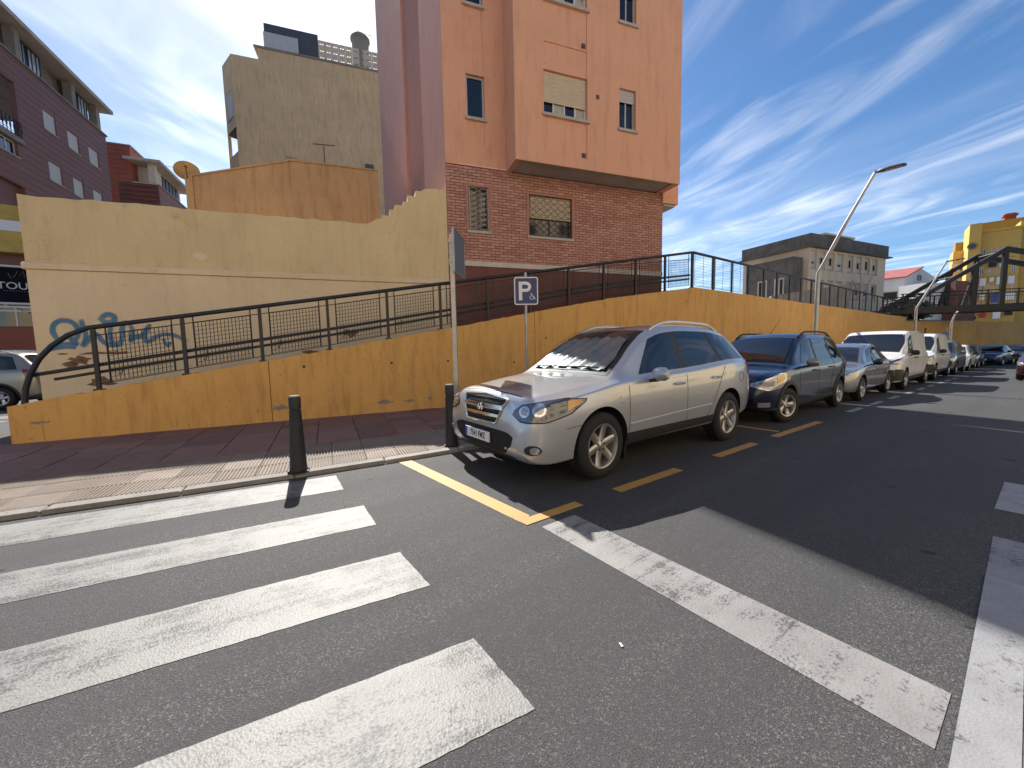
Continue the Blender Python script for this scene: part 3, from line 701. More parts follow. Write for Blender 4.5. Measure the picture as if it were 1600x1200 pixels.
# ------------------------------------------------------------------ the orange building
def build_orange():
    T = thing('apartment_building', 'orange apartment building with brick lower storey and projecting bay beside the cream wall', 'building', BF.P(0, 0, 0))
    TOPZ = 16.5; S = 2.74
    wins = [(0.58, 1.13, 4.60, 5.73), (2.30, 3.64, 4.59, 5.71)]
    put('mortar_bed', facade(BF, 0, 6.9, 3.80, 6.26, [(*w, 0.14) for w in wins]), 'mortar', parent=T)
    rest = {0: MB(), 1: MB(), 2: MB()}; cnt = 0; hc = 0.0735; bl = 0.236
    for r in range(33):
        z0 = 3.806+r*hc; z1 = z0+hc-0.013
        u = -bl*0.5 if r % 2 else 0.0
        while u < 6.9:
            a, b = max(u, 0.004), min(u+bl-0.012, 6.896); u += bl
            if b-a < 0.03: continue
            segs = [(a, b)]
            for w in wins:
                if z1 > w[2]-0.004 and z0 < w[3]+0.004:
                    n = []
                    for p, q in segs:
                        if q <= w[0] or p >= w[1]: n.append((p, q))
                        else:
                            if p < w[0]: n.append((p, w[0]-0.002))
                            if q > w[1]: n.append((w[1]+0.002, q))
                    segs = n
            for p, q in segs:
                if q-p < 0.025: continue
                m = random.choice((0, 0, 1, 2)); o1 = 0.012+random.uniform(-0.002, 0.003)
                if u < 2.36 and cnt < 300:
                    put('brick', MB().chbox(BF, p, q, -0.02, o1, z0, z1, 0.003), 'brick_%d' % m, parent=T); cnt += 1
                else: rest[m].chbox(BF, p, q, -0.02, o1, z0, z1, 0.003)
    for m in rest: put('brickwork', rest[m], 'brick_%d' % m, parent=T, kind='stuff')
    put('plinth_band', MB().fbox(BF, 0.0, 6.9, -0.05, 0.035, 3.67, 3.80), 'plaster_white', parent=T)
    put('plinth', MB().fbox(BF, 0.0, 6.9, -0.3, 0.006, 0, 3.668), 'plinth_red', parent=T)
    # brick-storey windows with wrought grilles
    for i, w in enumerate(wins):
        win = window(T, BF, *w, 0.0, 0.12, shutter=(0.0, 0.55)[i], fm='iron_brown', mull=1, smat='shutter')
        u0, u1, z0, z1 = w; g = MB(); o = 0.035
        g.tube([BF.P(u0+.02, o, z0+.02), BF.P(u1-.02, o, z0+.02), BF.P(u1-.02, o, z1-.02), BF.P(u0+.02, o, z1-.02)], 0.013, 6, closed=True)
        n = 2 if i == 0 else 6
        for kx in range(n):
            c = u0+(u1-u0)*(kx+0.5)/n; amp = (u1-u0)/n*0.46
            for sg in (-1, 1):
                g.tube([BF.P(c+sg*amp*math.sin(q/30*math.pi*(8 if i == 0 else 6)+kx*math.pi), o, z0+.03+(z1-z0-.06)*q/30) for q in range(31)], 0.007, 5)
        put('grille', g, 'iron_white' if i == 0 else 'iron_brown', parent=win)
        put('surround', MB().fbox(BF, u0-.07, u0-.004, -.01, .03, z0-.05, z1+.06).fbox(BF, u1+.004, u1+.07, -.01, .03, z0-.05, z1+.06).fbox(BF, u0-.003, u1+.003, -.01, .03, z1+.004, z1+.06), 'brick_1', parent=win)
    # upper wall left of the bay
    holes = []
    for k in range(4):
        z = 7.45+k*S
        holes.append((0.60, 1.09, z, z+1.06, 0.14))
        holes.append((0.62, 1.07, z-1.02, z-0.075, 0.02, True))
    put('upper_wall', facade(BF, 0, 1.64, 6.26, TOPZ, holes, off=0.03), 'orange', parent=T)
    put('wall_edge', MB().fbox(BF, 0, 1.64, -0.1, 0.028, 6.235, 6.259), 'orange', parent=T)
    for k in range(4):
        z = 7.45+k*S; window(T, BF, 0.60, 1.09, z, z+1.06, 0.03, 0.13, shutter=0.0 if k == 0 else 0.5, mull=0, fm='alu', smat='shutter_grey')
    # projecting bay
    B = 0.80; hb = []
    for k in range(4):
        z = 7.44+k*S
        hb += [(2.436, 3.71, z, z+1.06, 0.16), (4.71, 5.25, z-0.01, z+1.05, 0.16), (2.45, 3.70, z-1.0, z-0.075, 0.025, True)]
        if k < 3: hb.append((2.45, 3.70, z+1.075, z+S-1.01, 0.025, True))
    put('bay_wall', facade(BF, 1.64, 6.83, 6.2, TOPZ, hb, off=B), 'orange', parent=T)
    put('bay_side', MB().add([BF.P(1.64, 0, 6.2), BF.P(1.64, B, 6.2), BF.P(1.64, B, TOPZ), BF.P(1.64, 0, TOPZ)], [(0, 1, 2, 3)]), 'orange', parent=T)
    put('bay_soffit', MB().fbox(BF, 1.80, 6.62, 0.0, B-0.05, 6.245, 6.30), 'soffit', parent=T)
    put('soffit_rim', MB().fbox(BF, 1.642, 1.80, 0.014, B-0.002, 6.202, 6.26).fbox(BF, 6.62, 6.828, 0.014, B-0.002, 6.202, 6.26).fbox(BF, 1.80, 6.62, B-0.05, B-0.002, 6.202, 6.26), 'orange', parent=T)
    for k in range(4):
        z = 7.44+k*S
        window(T, BF, 2.436, 3.71, z, z+1.06, B, 0.15, shutter=0.70, mull=3, fm='alu_white', smat='shutter', curtain=True)
        window(T, BF, 4.71, 5.25, z-.01, z+1.05, B, 0.15, shutter=0.30, mull=1, fm='alu', smat='shutter_grey')
        for u, zz in ((3.60, z-0.93), (4.02, z+0.62)):
            put('vent', MB().fbox(BF, u-0.05, u+0.05, B-0.03, B+0.012, zz, zz+0.10), 'iron_brown', parent=T)
    put('lamp_plate', MB().lathe([(0.0, 0.0), (0.04, 0.0), (0.045, 0.012), (0.02, 0.03), (0.0, 0.03)], 12, axis='y', c=BF.P(4.13, B+0.002, 7.95)), 'plaster_white', parent=T)
    # right flank with its own low bay, ochre strip behind
    put('side_bay', MB().fbox(BF, 6.832, 7.42, -9.0, 0.10, 5.92, TOPZ-.02), 'orange', parent=T)
    put('side_bay_soffit', MB().fbox(BF, 6.91, 7.36, -8.9, 0.03, 5.86, 5.918), 'soffit', parent=T)
    put('flank_wall', MB().fbox(BF, 6.70, 6.898, -9.0, -0.03, 0, 6.2), 'brick_1', parent=T)
    put('ochre_pilaster', MB().fbox(BF, 6.90, 7.12, -9.0, -2.2, 0, 5.86), 'yellow_block', parent=T)
    # rose side wall on the left, stepping out further back
    c0 = BF.P(0.001, 0, 0); d0 = 12.0; hs_ = -24.6
    eb = np.array([math.sin(RAD(hs_)), math.cos(RAD(hs_)), 0]); far = np.array(c0)+eb*d0
    SF = Frame(far[0], far[1], hs_+180)               # u runs from the far end back to the corner
    put('side_wall', MB().fbox(SF, d0-2.4, d0-.002, -0.3, 0.0, 2.5, TOPZ), 'rose', parent=T)
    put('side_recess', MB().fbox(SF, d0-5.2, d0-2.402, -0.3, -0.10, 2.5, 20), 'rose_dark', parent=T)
    put('side_wall', MB().fbox(SF, 0, d0-5.202, -0.3, 0.0, 2.5, 25), 'rose', parent=T)
    put('roof', MB().fbox(BF, 0.05, 6.85, -9.0, 0.0, TOPZ-.3, TOPZ-.1), 'concrete', parent=T)
    # crooked service cable on the brick
    put('cable', MB().tube([BF.P(u, 0.025, z) for u, z in ((0.02, 5.82), (0.25, 5.97), (0.52, 6.08), (0.55, 6.12))], 0.009, 5), 'iron_white', parent=T)
build_orange()

# ------------------------------------------------------------------ cream wall
def build_cream():
    T = thing('cream_wall', 'tall cream stucco wall with blue graffiti and a stepped top at its right end', 'wall', BF.P(-8.22, 0, 0))
    U0 = -8.22
    put('lower_wall', MB().prism(BF, [(U0, 0), (-0.002, 0), (-0.002, 3.15), (U0, 3.15)], -0.3, 0.0), 'cream_low', parent=T)
    mo = MB(); n = 10
    prof = [(0.0, 3.152), (0.045, 3.165), (0.05, 3.26), (0.0, 3.30), (-0.29, 3.30), (-0.29, 3.152)]
    us = [U0-0.04+(-0.002-U0+0.04)*i/n for i in range(n+1)]
    mo.grid([[BF.P(u, o+(random.uniform(-.006, .006) if j in (1, 2) else 0), z) for u in us] for j, (o, z) in enumerate(prof+prof[:1])], smooth=False)
    put('string_course', mo, 'cream_low', parent=T, fix=True)
    top = [(U0, 4.56)]
    u = U0
    while u < -2.1: u += random.uniform(0.12, 0.35); top.append((min(u, -1.75), 4.55+random.uniform(-0.02, 0.02)))
    x, z = -1.72, 4.56
    for i, (dx_, dz_) in enumerate(((.10, .13), (.17, .10), (.12, .15), (.20, .12), (.10, .11), (.19, .16), (.13, .13))):
        top += [(x, z+dz_), (x+dx_, z+dz_+random.uniform(-.015, .015))]; x += dx_+.01; z += dz_
    top += [(-0.55, 5.53), (-0.30, 5.56), (-0.002, 5.55)]
    poly = [(-0.002, 3.302)]+[(a, b) for a, b in reversed(top)]+[(U0, 3.302)]
    poly = poly[::-1]
    put('upper_wall', MB().prism(BF, poly, -0.3, -0.005), 'cream', parent=T, fix=True)
    put('return_wall', MB().fbox(BF, U0, U0+0.3, -6.0, -0.302, 0, 4.5), 'cream', parent=T)
    # peeled render near the ramp
    def blob(px, py, rx, ry, seed, m='peel', o=0.003):
        rnd = random.Random(seed); u, z = BF.uz(px, py); n = 26
        pts = []
        for i in range(n):
            a = 2*math.pi*i/n; k = 0.55+0.6*rnd.random(); pts.append((u+rx*k*math.cos(a), z+ry*k*math.sin(a)))
        mb = MB(); mb.add([BF.P(u, o, z)]+[BF.P(a, o, b) for a, b in pts], [(0, i+1, (i+1) % n+1) for i in range(n)])
        put('peeled_patch', mb, m, parent=T)
    blob(124, 563, 0.20, 0.10, 1); blob(150, 552, 0.26, 0.03, 2); blob(185, 551, 0.22, 0.035, 3); blob(160, 596, 0.26, 0.10, 4); blob(98, 553, 0.10, 0.02, 14)
    blob(548, 521, 0.18, 0.10, 5); blob(484, 550, 0.18, 0.05, 6); blob(110, 570, 0.16, 0.07, 8)
    blob(313, 400, 0.16, 0.10, 9, 'cream_low', -0.002)
    # graffiti, sprayed strokes
    S = [([(330, 592), (293, 562), (270, 522), (282, 482), (330, 464), (385, 480), (412, 520), (402, 562), (368, 592)], 17),
         ([(345, 535), (372, 565), (410, 598)], 16),
         ([(230, 642), (285, 604), (345, 586), (405, 598)], 13), ([(262, 622), (335, 607), (400, 612)], 12),
         ([(420, 462), (438, 512), (452, 556), (428, 608)], 16), ([(436, 606), (470, 560), (502, 530), (540, 588), (600, 604)], 16),
         ([(515, 472), (548, 438), (590, 440), (602, 468), (565, 485), (528, 470)], 19),
         ([(585, 482), (570, 535), (586, 588), (618, 604), (640, 560), (636, 505), (655, 466)], 17),
         ([(676, 480), (694, 528), (676, 586), (712, 545), (730, 562), (782, 488)], 16),
         ([(782, 488), (752, 548), (764, 592), (822, 545), (898, 538), (978, 578)], 15), ([(850, 560), (868, 606), (894, 582)], 11)]
    g = MB(); core = []
    for i, (pts, w) in enumerate(S):
        q = [np.array(BF.uz(x*0.3, 360+y*0.3)) for x, y in pts]
        # smooth
        for _ in range(3):
            n = [q[0]]
            for a, b in zip(q, q[1:]): n += [a*0.75+b*0.25, a*0.25+b*0.75]
            q = n+[q[-1]]
        hw = w*0.0030; off = 0.004+i*0.0006; rows = [[], [], [], [], []]
        for j, p in enumerate(q):
            t = q[min(j+1, len(q)-1)]-q[max(j-1, 0)]; t = t/(np.linalg.norm(t)+1e-9); nn = np.array([-t[1], t[0]])
            for r, k in enumerate((1.25, 0.6, 0, -0.6, -1.25)):
                c = p+nn*hw*k; rows[r].append(BF.P(c[0], off, c[1]))
        b0 = len(g.v); g.grid(rows); m = len(q)
        end = [min(1.0, 3.0*min(j, m-1-j)/max(m-1, 1)+0.3) for j in range(m)]
        for k in (0.0, 0.75, 1.0, 0.75, 0.0): core += [k*e for e in end]
    o = put('graffiti', g, 'spray', parent=T)
    at_ = o.data.attributes.new('core', 'FLOAT', 'POINT'); at_.data.foreach_set('value', core)
build_cream()

# ------------------------------------------------------------------ behind the cream wall
def build_gable():
    o = -3.6
    pk = [BF.uz(x, y, o) for x, y in ((300, 276), (340, 270), (455, 252), (590, 268))]
    T = thing('gable_house', 'low brown stucco gable wall rising just behind the cream wall', 'house', BF.P(pk[0][0], o, 0))
    put('wall', MB().prism(BF, [(pk[0][0], 0), (pk[-1][0], 0)]+[p for p in reversed(pk)], o-6, o), 'brown_stucco', parent=T)
    put('corner_pilaster', MB().fbox(BF, pk[0][0]-0.16, pk[0][0]+0.02, o-0.3, o+0.05, 0, pk[0][1]+0.04), 'brown_stucco', parent=T)
    cop = MB()
    for a, b in zip(pk, pk[1:]):
        cop.hexa([BF.P(a[0], o+.04, a[1]), BF.P(b[0], o+.04, b[1]), BF.P(b[0], o-.3, b[1]), BF.P(a[0], o-.3, a[1]), BF.P(a[0], o+.04, a[1]+.05), BF.P(b[0], o+.04, b[1]+.05), BF.P(b[0], o-.3, b[1]+.05), BF.P(a[0], o-.3, a[1]+.05)])
    put('coping', cop, 'brown_stucco', parent=T)
    u, z = BF.uz(290, 267, o); c = np.array(BF.P(u, o-0.1, z))
    D = thing('satellite_dish', 'round ochre satellite dish on the corner of the brown gable wall', 'satellite dish', c)
    dn = Vector((0.55, -0.8, 0.25)).normalized(); qd = dn.to_track_quat('Z', 'Y').to_matrix().to_4x4()
    mb = MB().lathe([(0.0, 0.0), (0.12, 0.012), (0.22, 0.04), (0.30, 0.085), (0.305, 0.08), (0.22, 0.03), (0.12, 0.0), (0.0, -0.012)], 24)
    mb.v = [tuple(Vector(c)+qd@Vector(v)) for v in mb.v]; put('dish', mb, 'dish_ochre', parent=D)
    a = Vector(c)+qd@Vector((0, -0.28, 0.06)); b = Vector(c)+qd@Vector((0, -0.05, 0.34))
    put('feed_arm', MB().tube([a, b], 0.012, 6).tube([b, b+(Vector(c)-b)*0.15], 0.03, 8), 'iron_brown', parent=D)
    put('mount', MB().tube([tuple(c), (c[0], c[1]+0.06, c[2]-0.1), (c[0]+.1, c[1]+0.06, c[2]-0.45)], 0.018, 6), 'galv', parent=D)
build_gable()
def build_tan():
    o = -26.0; K = 1.85; uz = lambda x, y: BF.uz(x, y, o)
    a = uz(360, 84); b = uz(404, 92); c = uz(402, 74); d = uz(592, 114)
    T = thing('tan_building', 'weathered tan building with blank side wall and breeze-block roof terrace', 'building', BF.P(a[0], o, 0))
    zl = (a[1]+b[1])/2; zm = (c[1]+d[1])/2
    put('wall', MB().prism(BF, [(a[0], 0), (d[0], 0), (d[0], zm), (c[0], zm), (c[0], zl), (a[0], zl)], o-8, o), 'tan', parent=T)
    put('cornice', MB().fbox(BF, c[0]-0.25, d[0], o-8, o+0.08, zm+.002, zm+0.14), 'concrete', parent=T)
    # receding left corner with window and open terrace below
    h = 70.5-62; CF = Frame(*BF.P(a[0], o, 0)[:2], 70.5+58); CF2 = CF
    Lc = 1.1*K; E0 = np.array(BF.P(a[0], o, 0))-CF.e*Lc; CF = Frame(E0[0], E0[1], 70.5+58)
    CF = Frame(E0[0], E0[1], math.degrees(math.atan2(BF.P(a[0], o, 0)[0]-E0[0], BF.P(a[0], o, 0)[1]-E0[1])))
    w0 = zl-2.35*K; w1 = zl-1.30*K
    z_lo = uz(360, 195)[1]; z_b = uz(360, 248)[1]
    put('corner_wall', facade(CF, 0.0, Lc-.003, z_lo, zl, [(0.30*K, 0.85*K, w0, w1, 0.12)]), 'tan', parent=T)
    put('corner_parapet', MB().fbox(CF, 0.0, Lc-.003, -0.2, -.001, z_b-3, z_b+0.35*K), 'tan', parent=T)
    put('terrace_post', MB().fbox(CF, 0.0, 0.10*K, -0.10*K, -.002, z_b+.35*K, z_lo), 'tan', parent=T)
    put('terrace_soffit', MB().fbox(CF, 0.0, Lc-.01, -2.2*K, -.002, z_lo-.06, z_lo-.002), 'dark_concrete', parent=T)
    window(T, CF, 0.30*K, 0.85*K, w0, w1, 0.0, 0.10, shutter=1.0, mull=0, smat='shutter_grey', slat=False, fm='iron_brown')
    put('roof_edge', MB().fbox(CF, 0, Lc, -3, -.003, zl-.1, zl+.003), 'tan', parent=T)
    # rooftop: screens, breeze blocks, chimney, aerial
    z = zm+0.14; u1 = uz(412, 60)[0]; u2 = uz(496, 60)[0]; u3 = uz(590, 80)[0]
    put('dark_screen', MB().fbox(BF, u1, u2, o-0.30, o-0.25, z, z+1.05*K), 'lamp_grey', parent=T)
    put('pale_screen', MB().fbox(BF, u1-.05, u1+(u2-u1)*0.62, o-0.20, o-0.16, z-.01, z+0.68*K), 'shutter_grey', parent=T)
    n = 9; bs = (u3-u2)/n
    for i in range(n):
        for j in range(3):
            x0 = u2+i*bs; y0 = z+j*bs; t = 0.055*K; mb = MB()
            for q in ((x0, x0+bs-.01, y0, y0+t), (x0, x0+bs-.01, y0+bs-t-.01, y0+bs-.01), (x0, x0+t, y0+t, y0+bs-t-.01), (x0+bs-t-.01, x0+bs-.01, y0+t, y0+bs-t-.01)): mb.fbox(BF, q[0], q[1], o-0.3, o-0.15, q[2], q[3])
            m = bs/2; mb.fbox(BF, x0+m-.10*K, x0+m+.09*K, o-.28, o-.17, y0+m-.10*K, y0+m-.04*K).fbox(BF, x0+m-.10*K, x0+m+.09*K, o-.28, o-.17, y0+m+.03*K, y0+m+.09*K).fbox(BF, x0+m-.03, x0+m+.02, o-.275, o-.175, y0+t, y0+bs-t-.01)
            put('breeze_block', mb, 'grey_block', parent=T)
    uc, zc = uz(565, 110); ch = BF.P(uc, o-0.8, 0)
    zt = BF.uz(565, 58, o-.8)[1]
    put('chimney', MB().lathe([(0.36*K, z-.3), (0.36*K, zt-.25*K), (0.42*K, zt-.22*K), (0.42*K, zt-.12*K), (0.33*K, zt-.08*K), (0.30*K, zt), (0.0, zt)], 18, c=(ch[0], ch[1], 0)), 'concrete', parent=T)
    an = MB(); an.tube([(ch[0]-.1, ch[1], zt-.4), (ch[0]-.1, ch[1], zt+0.55)], 0.02, 5)
    an.tube([BF.P(uc-.3, o-.8, zt+.25), BF.P(uc+1.0, o-.8, zt+.28)], 0.015, 5)
    for q in range(5): an.tube([BF.P(uc+.1+.2*q, o-1.0, zt+.27), BF.P(uc+.1+.2*q, o-.6, zt+.27)], 0.01, 4)
    put('aerial', an, 'iron_brown', parent=T)
    q0, q1 = uz(489, 225), uz(524, 228); qm = uz(506, 228); qb = uz(508, 262)
    put('wall_pipe', MB().tube([BF.P(q0[0], o+.04, q0[1]), BF.P(q1[0], o+.04, q1[1])], 0.025, 6).tube([BF.P(qm[0], o+.04, qm[1]), BF.P(qm[0], o+.04, qb[1])], 0.025, 6), 'iron_brown', parent=T)
    q = uz(577, 261); put('wall_box', MB().fbox(BF, q[0]-.3, q[0]+.35, o, o+.2, q[1]-.15, q[1]+.15), 'lamp_grey', parent=T)
    q0 = uz(448, 248); put('old_aerial', MB().tube([BF.P(q0[0], o+.1, q0[1]-.15), BF.P(q0[0], o+.1, q0[1]+.1), BF.P(q0[0]+.8, o+.15, q0[1]+.05)], 0.02, 5), 'iron_brown', parent=T)
build_tan()

# ------------------------------------------------------------------ clad buildings on the left
SB = Frame(-30.5, 26.5, -22)
def boards(parent, F, u0, u1, z0, z1, holes, m, h=0.42, off=0.0):
    z = z0
    while z < z1-0.05:
        t = min(z+h-0.03, z1); cuts = sorted([(a[0], a[1]) for a in holes if a[2] < t-.01 and a[3] > z+.01]); x = u0
        for a, b in cuts+[(u1, u1)]:
            if a-x > 0.05: put('cladding_board', MB().chbox(F, x, a, -.03, off, z, t, 0.012), m, parent=parent)
            x = max(x, b)
        z += h
def build_clad():
    uz = SB.uz
    ur = uz(170, 260)[0]; u0 = -9.0
    ztop = (uz(10, 84)[1]+uz(160, 206)[1])/2
    T = thing('clad_building', 'dark brown clad apartment block with rooftop glazing at the left edge', 'apartment block', SB.P(ur, 0, 0))
    wp = [((69, 178), (87, 207)), ((107, 208), (123, 237)), ((140, 234), (154, 259)), ((78, 255), (97, 288)), ((116, 281), (131, 308)), ((147, 299), (161, 326))]
    H = []
    for a, b in wp:
        (x0, z1), (x1, z0) = uz(*a), uz(*b)
        x0, z1 = uz(a[0], (a[1]+b[1])/2)[0], None
        x1 = uz(b[0], (a[1]+b[1])/2)[0]; c = uz((a[0]+b[0])/2, (a[1]+b[1])/2); hh = 0.62
        H.append((x0, x1, c[1]-hh, c[1]+hh))
    bal = (uz(-40, 60)[0], uz(27, 170)[0], uz(27, 215)[1], uz(20, 128)[1])
    low = (uz(-30, 220)[0], uz(30, 245)[0], uz(22, 242)[1], uz(22, 220)[1])
    dark = (uz(-60, 300)[0], uz(40, 300)[0], 5.2, uz(20, 284)[1])
    shop = (u0, ur-1.0, 0, 4.6)
    holes = H+[bal, low, dark]
    put('backing', facade(SB, u0, ur, 4.9, ztop, [(*x, 0.25, x not in (bal,)) for x in holes], off=-0.02), 'cladding_brown', parent=T)
    boards(T, SB, u0, ur, 4.9, ztop, holes, 'cladding_brown')
    for x in H: window(T, SB, *x, 0.0, 0.14, shutter=1.0, mull=0, smat='shutter_grey', slat=False, fm='iron_brown', fw=0.06)
    window(T, SB, low[0], low[1], low[2], low[3], 0.0, 0.2, mull=3, fm='alu_white', pane='glass', fw=0.08)
    put('balcony_back', MB().fbox(SB, bal[0], bal[1], -1.3, -1.25, bal[2], bal[3]), 'room_dark', parent=T)
    put('balcony_slab', MB().fbox(SB, bal[0], bal[1]+.1, -1.25, 0.12, bal[2]-.30, bal[2]-.002), 'concrete', parent=T)
    g = MB(); uu = np.linspace(bal[0], bal[1], 10)
    for x in uu: g.tube([SB.P(x, .06, bal[2]), SB.P(x, .06, bal[2]+1.0)], .02, 5)
    for z in (0.08, 1.0): g.tube([SB.P(bal[0], .06, bal[2]+z), SB.P(bal[1], .06, bal[2]+z)], .03, 5)
    for i, x in enumerate(uu[:-1]):
        c = (x+uu[i+1])/2; g.tube([SB.P(c+.2*math.cos(q), .06, bal[2]+.5+.3*math.sin(q)) for q in np.linspace(0, 6.28, 13)], .015, 5)
    put('balcony_grille', g, 'steel_black', parent=T)
    # roof storey set back under an overhanging slab
    zs = ztop+2.05; zp = ztop
    put('roof_storey', MB().fbox(SB, u0, ur-.3, -6, -0.9, zp, zs), 'concrete', parent=T)
    put('ledge', MB().fbox(SB, u0, ur+.08, -0.9, 0.10, zp+.002, zp+.12), 'concrete', parent=T)
    put('roof_slab', MB().fbox(SB, u0, ur+0.5, -6, 0.45, zs, zs+.28), 'soffit', parent=T)
    for x in (ur-.55, uz(118, 150)[0], uz(32, 80)[0]): put('pillar', MB().fbox(SB, x-.22, x+.22, -.6, -.1, zp+.12, zs), 'concrete', parent=T)
    for px0, px1 in ((42, 58), (60, 80), (123, 135), (136, 150)):
        a, b = uz(px0, 100)[0], uz(px1, 130)[0]
        a = uz(px0, 60+px0*.9)[0]; b = uz(px1, 60+px1*.9)[0]
        window(T, SB, a, b, zp+.15, zs-.1, -.38, 0.1, mull=2, fm='steel_black', pane='glass_pale', sill=False, fw=0.10)
    # ground floor: shop
    put('shop_wall', facade(SB, u0, ur, 0, 4.9, [(dark[0], ur-2.5, 0.3, 2.9, 0.3, True)], off=-0.01), 'cladding_red', parent=T)
    # street-level sign and awning, on the arcade that stands forward of the block
    return T
clad = build_clad()
def build_arcade():
    """the part of the street front seen between the frame edge and the cream wall"""
    d = 19.0
    c = at(20, 470, d); AF = Frame(c[0], c[1], 55.0)
    uz = AF.uz
    T = thing('shop_front', 'shop front with a black lettered sign beyond the cream wall at the left edge', 'shop', AF.P(0, 0, 0))
    L = uz(-60, 450)[0]; R = uz(75, 450)[0]
    def row(y): return uz(20, y)[1]
    put('wall', MB().fbox(AF, L, R, -3, 0, 0, row(390)), 'cladding_brown', parent=T)
    put('sign_board', MB().fbox(AF, L, R, 0.002, 0.10, row(472), row(419)), 'shop_black', parent=T)
    [put('sign_trim', MB().fbox(AF, L, R, 0.004, 0.13, row(a), row(b)), 'alu_white', parent=T) for a, b in ((418, 415), (476, 473))]
    def text(s, u, z, size, m, name, ext=0.02):
        cu = bpy.data.curves.new(name, 'FONT'); cu.body = s; cu.size = size; cu.extrude = ext; cu.align_x = 'LEFT'
        tmp = bpy.data.objects.new(name, cu); COL.objects.link(tmp)
        dg = bpy.context.evaluated_depsgraph_get(); me = bpy.data.meshes.new_from_object(tmp.evaluated_get(dg)); bpy.data.objects.remove(tmp)
        o = bpy.data.objects.new(name, me); COL.objects.link(o); me.materials.append(MAT[m]); o.parent = T
        p = np.array(AF.P(u, 0.125, z))-np.array(T.location)
        o.location = p; o.rotation_euler = (math.pi/2, 0, math.atan2(AF.e[1], AF.e[0])); return o
    zt = row(452); hh = row(441)-row(452)
    text('TOUC', uz(-3, 450)[0], zt, hh*1.38, 'letter', 'sign_letters')
    cr = MB(); pts = [uz(x, y) for x, y in ((14, 427), (19, 436), (25, 432), (29, 424), (32, 432), (38, 424), (40, 434))]
    cr.tube([AF.P(u, .12, z) for u, z in pts], 0.012, 5); put('crown_emblem', cr, 'letter_dim', parent=T)
    text('· · · · · · · · · ·', uz(8, 456)[0], row(457), hh*0.5, 'letter', 'sign_small_print')
    put('glazing', MB().fbox(AF, L, R, 0.002, 0.03, row(510), row(480)), 'glass', parent=T)
    put('mullions', MB().fbox(AF, L, R, .03, .06, row(487), row(485)).fbox(AF, uz(26, 490)[0]-.03, uz(26, 490)[0]+.03, .031, .061, row(510), row(478)).fbox(AF, L, R, .03, .06, row(481), row(478)), 'alu', parent=T)
    put('awning', MB().hexa([AF.P(L, .7, row(398)), AF.P(R, .7, row(398)), AF.P(R, 0, row(398)), AF.P(L, 0, row(398)), AF.P(L, .6, row(326)), AF.P(R, .6, row(326)), AF.P(R, 0, row(322)), AF.P(L, 0, row(322))]), 'awning', parent=T)
    put('awning_band', MB().hexa([AF.P(L, .70, row(366)), AF.P(R, .70, row(366)), AF.P(R, .6, row(366)), AF.P(L, .6, row(366)), AF.P(L, .68, row(350)), AF.P(R, .68, row(350)), AF.P(R, .6, row(350)), AF.P(L, .6, row(350))]), 'sign_white', parent=T)
    put('fascia', MB().fbox(AF, L, R, 0.002, 0.06, row(416), row(399)), 'cladding_brown', parent=T)
    put('awning_arm', MB().tube([AF.P(uz(2, 475)[0], .15, row(474)), AF.P(uz(50, 490)[0], .5, row(490))], .02, 6), 'alu_white', parent=T)
    put('plinth', MB().fbox(AF, L, R, .002, .05, 0, row(512)), 'cladding_red', parent=T)
build_arcade()
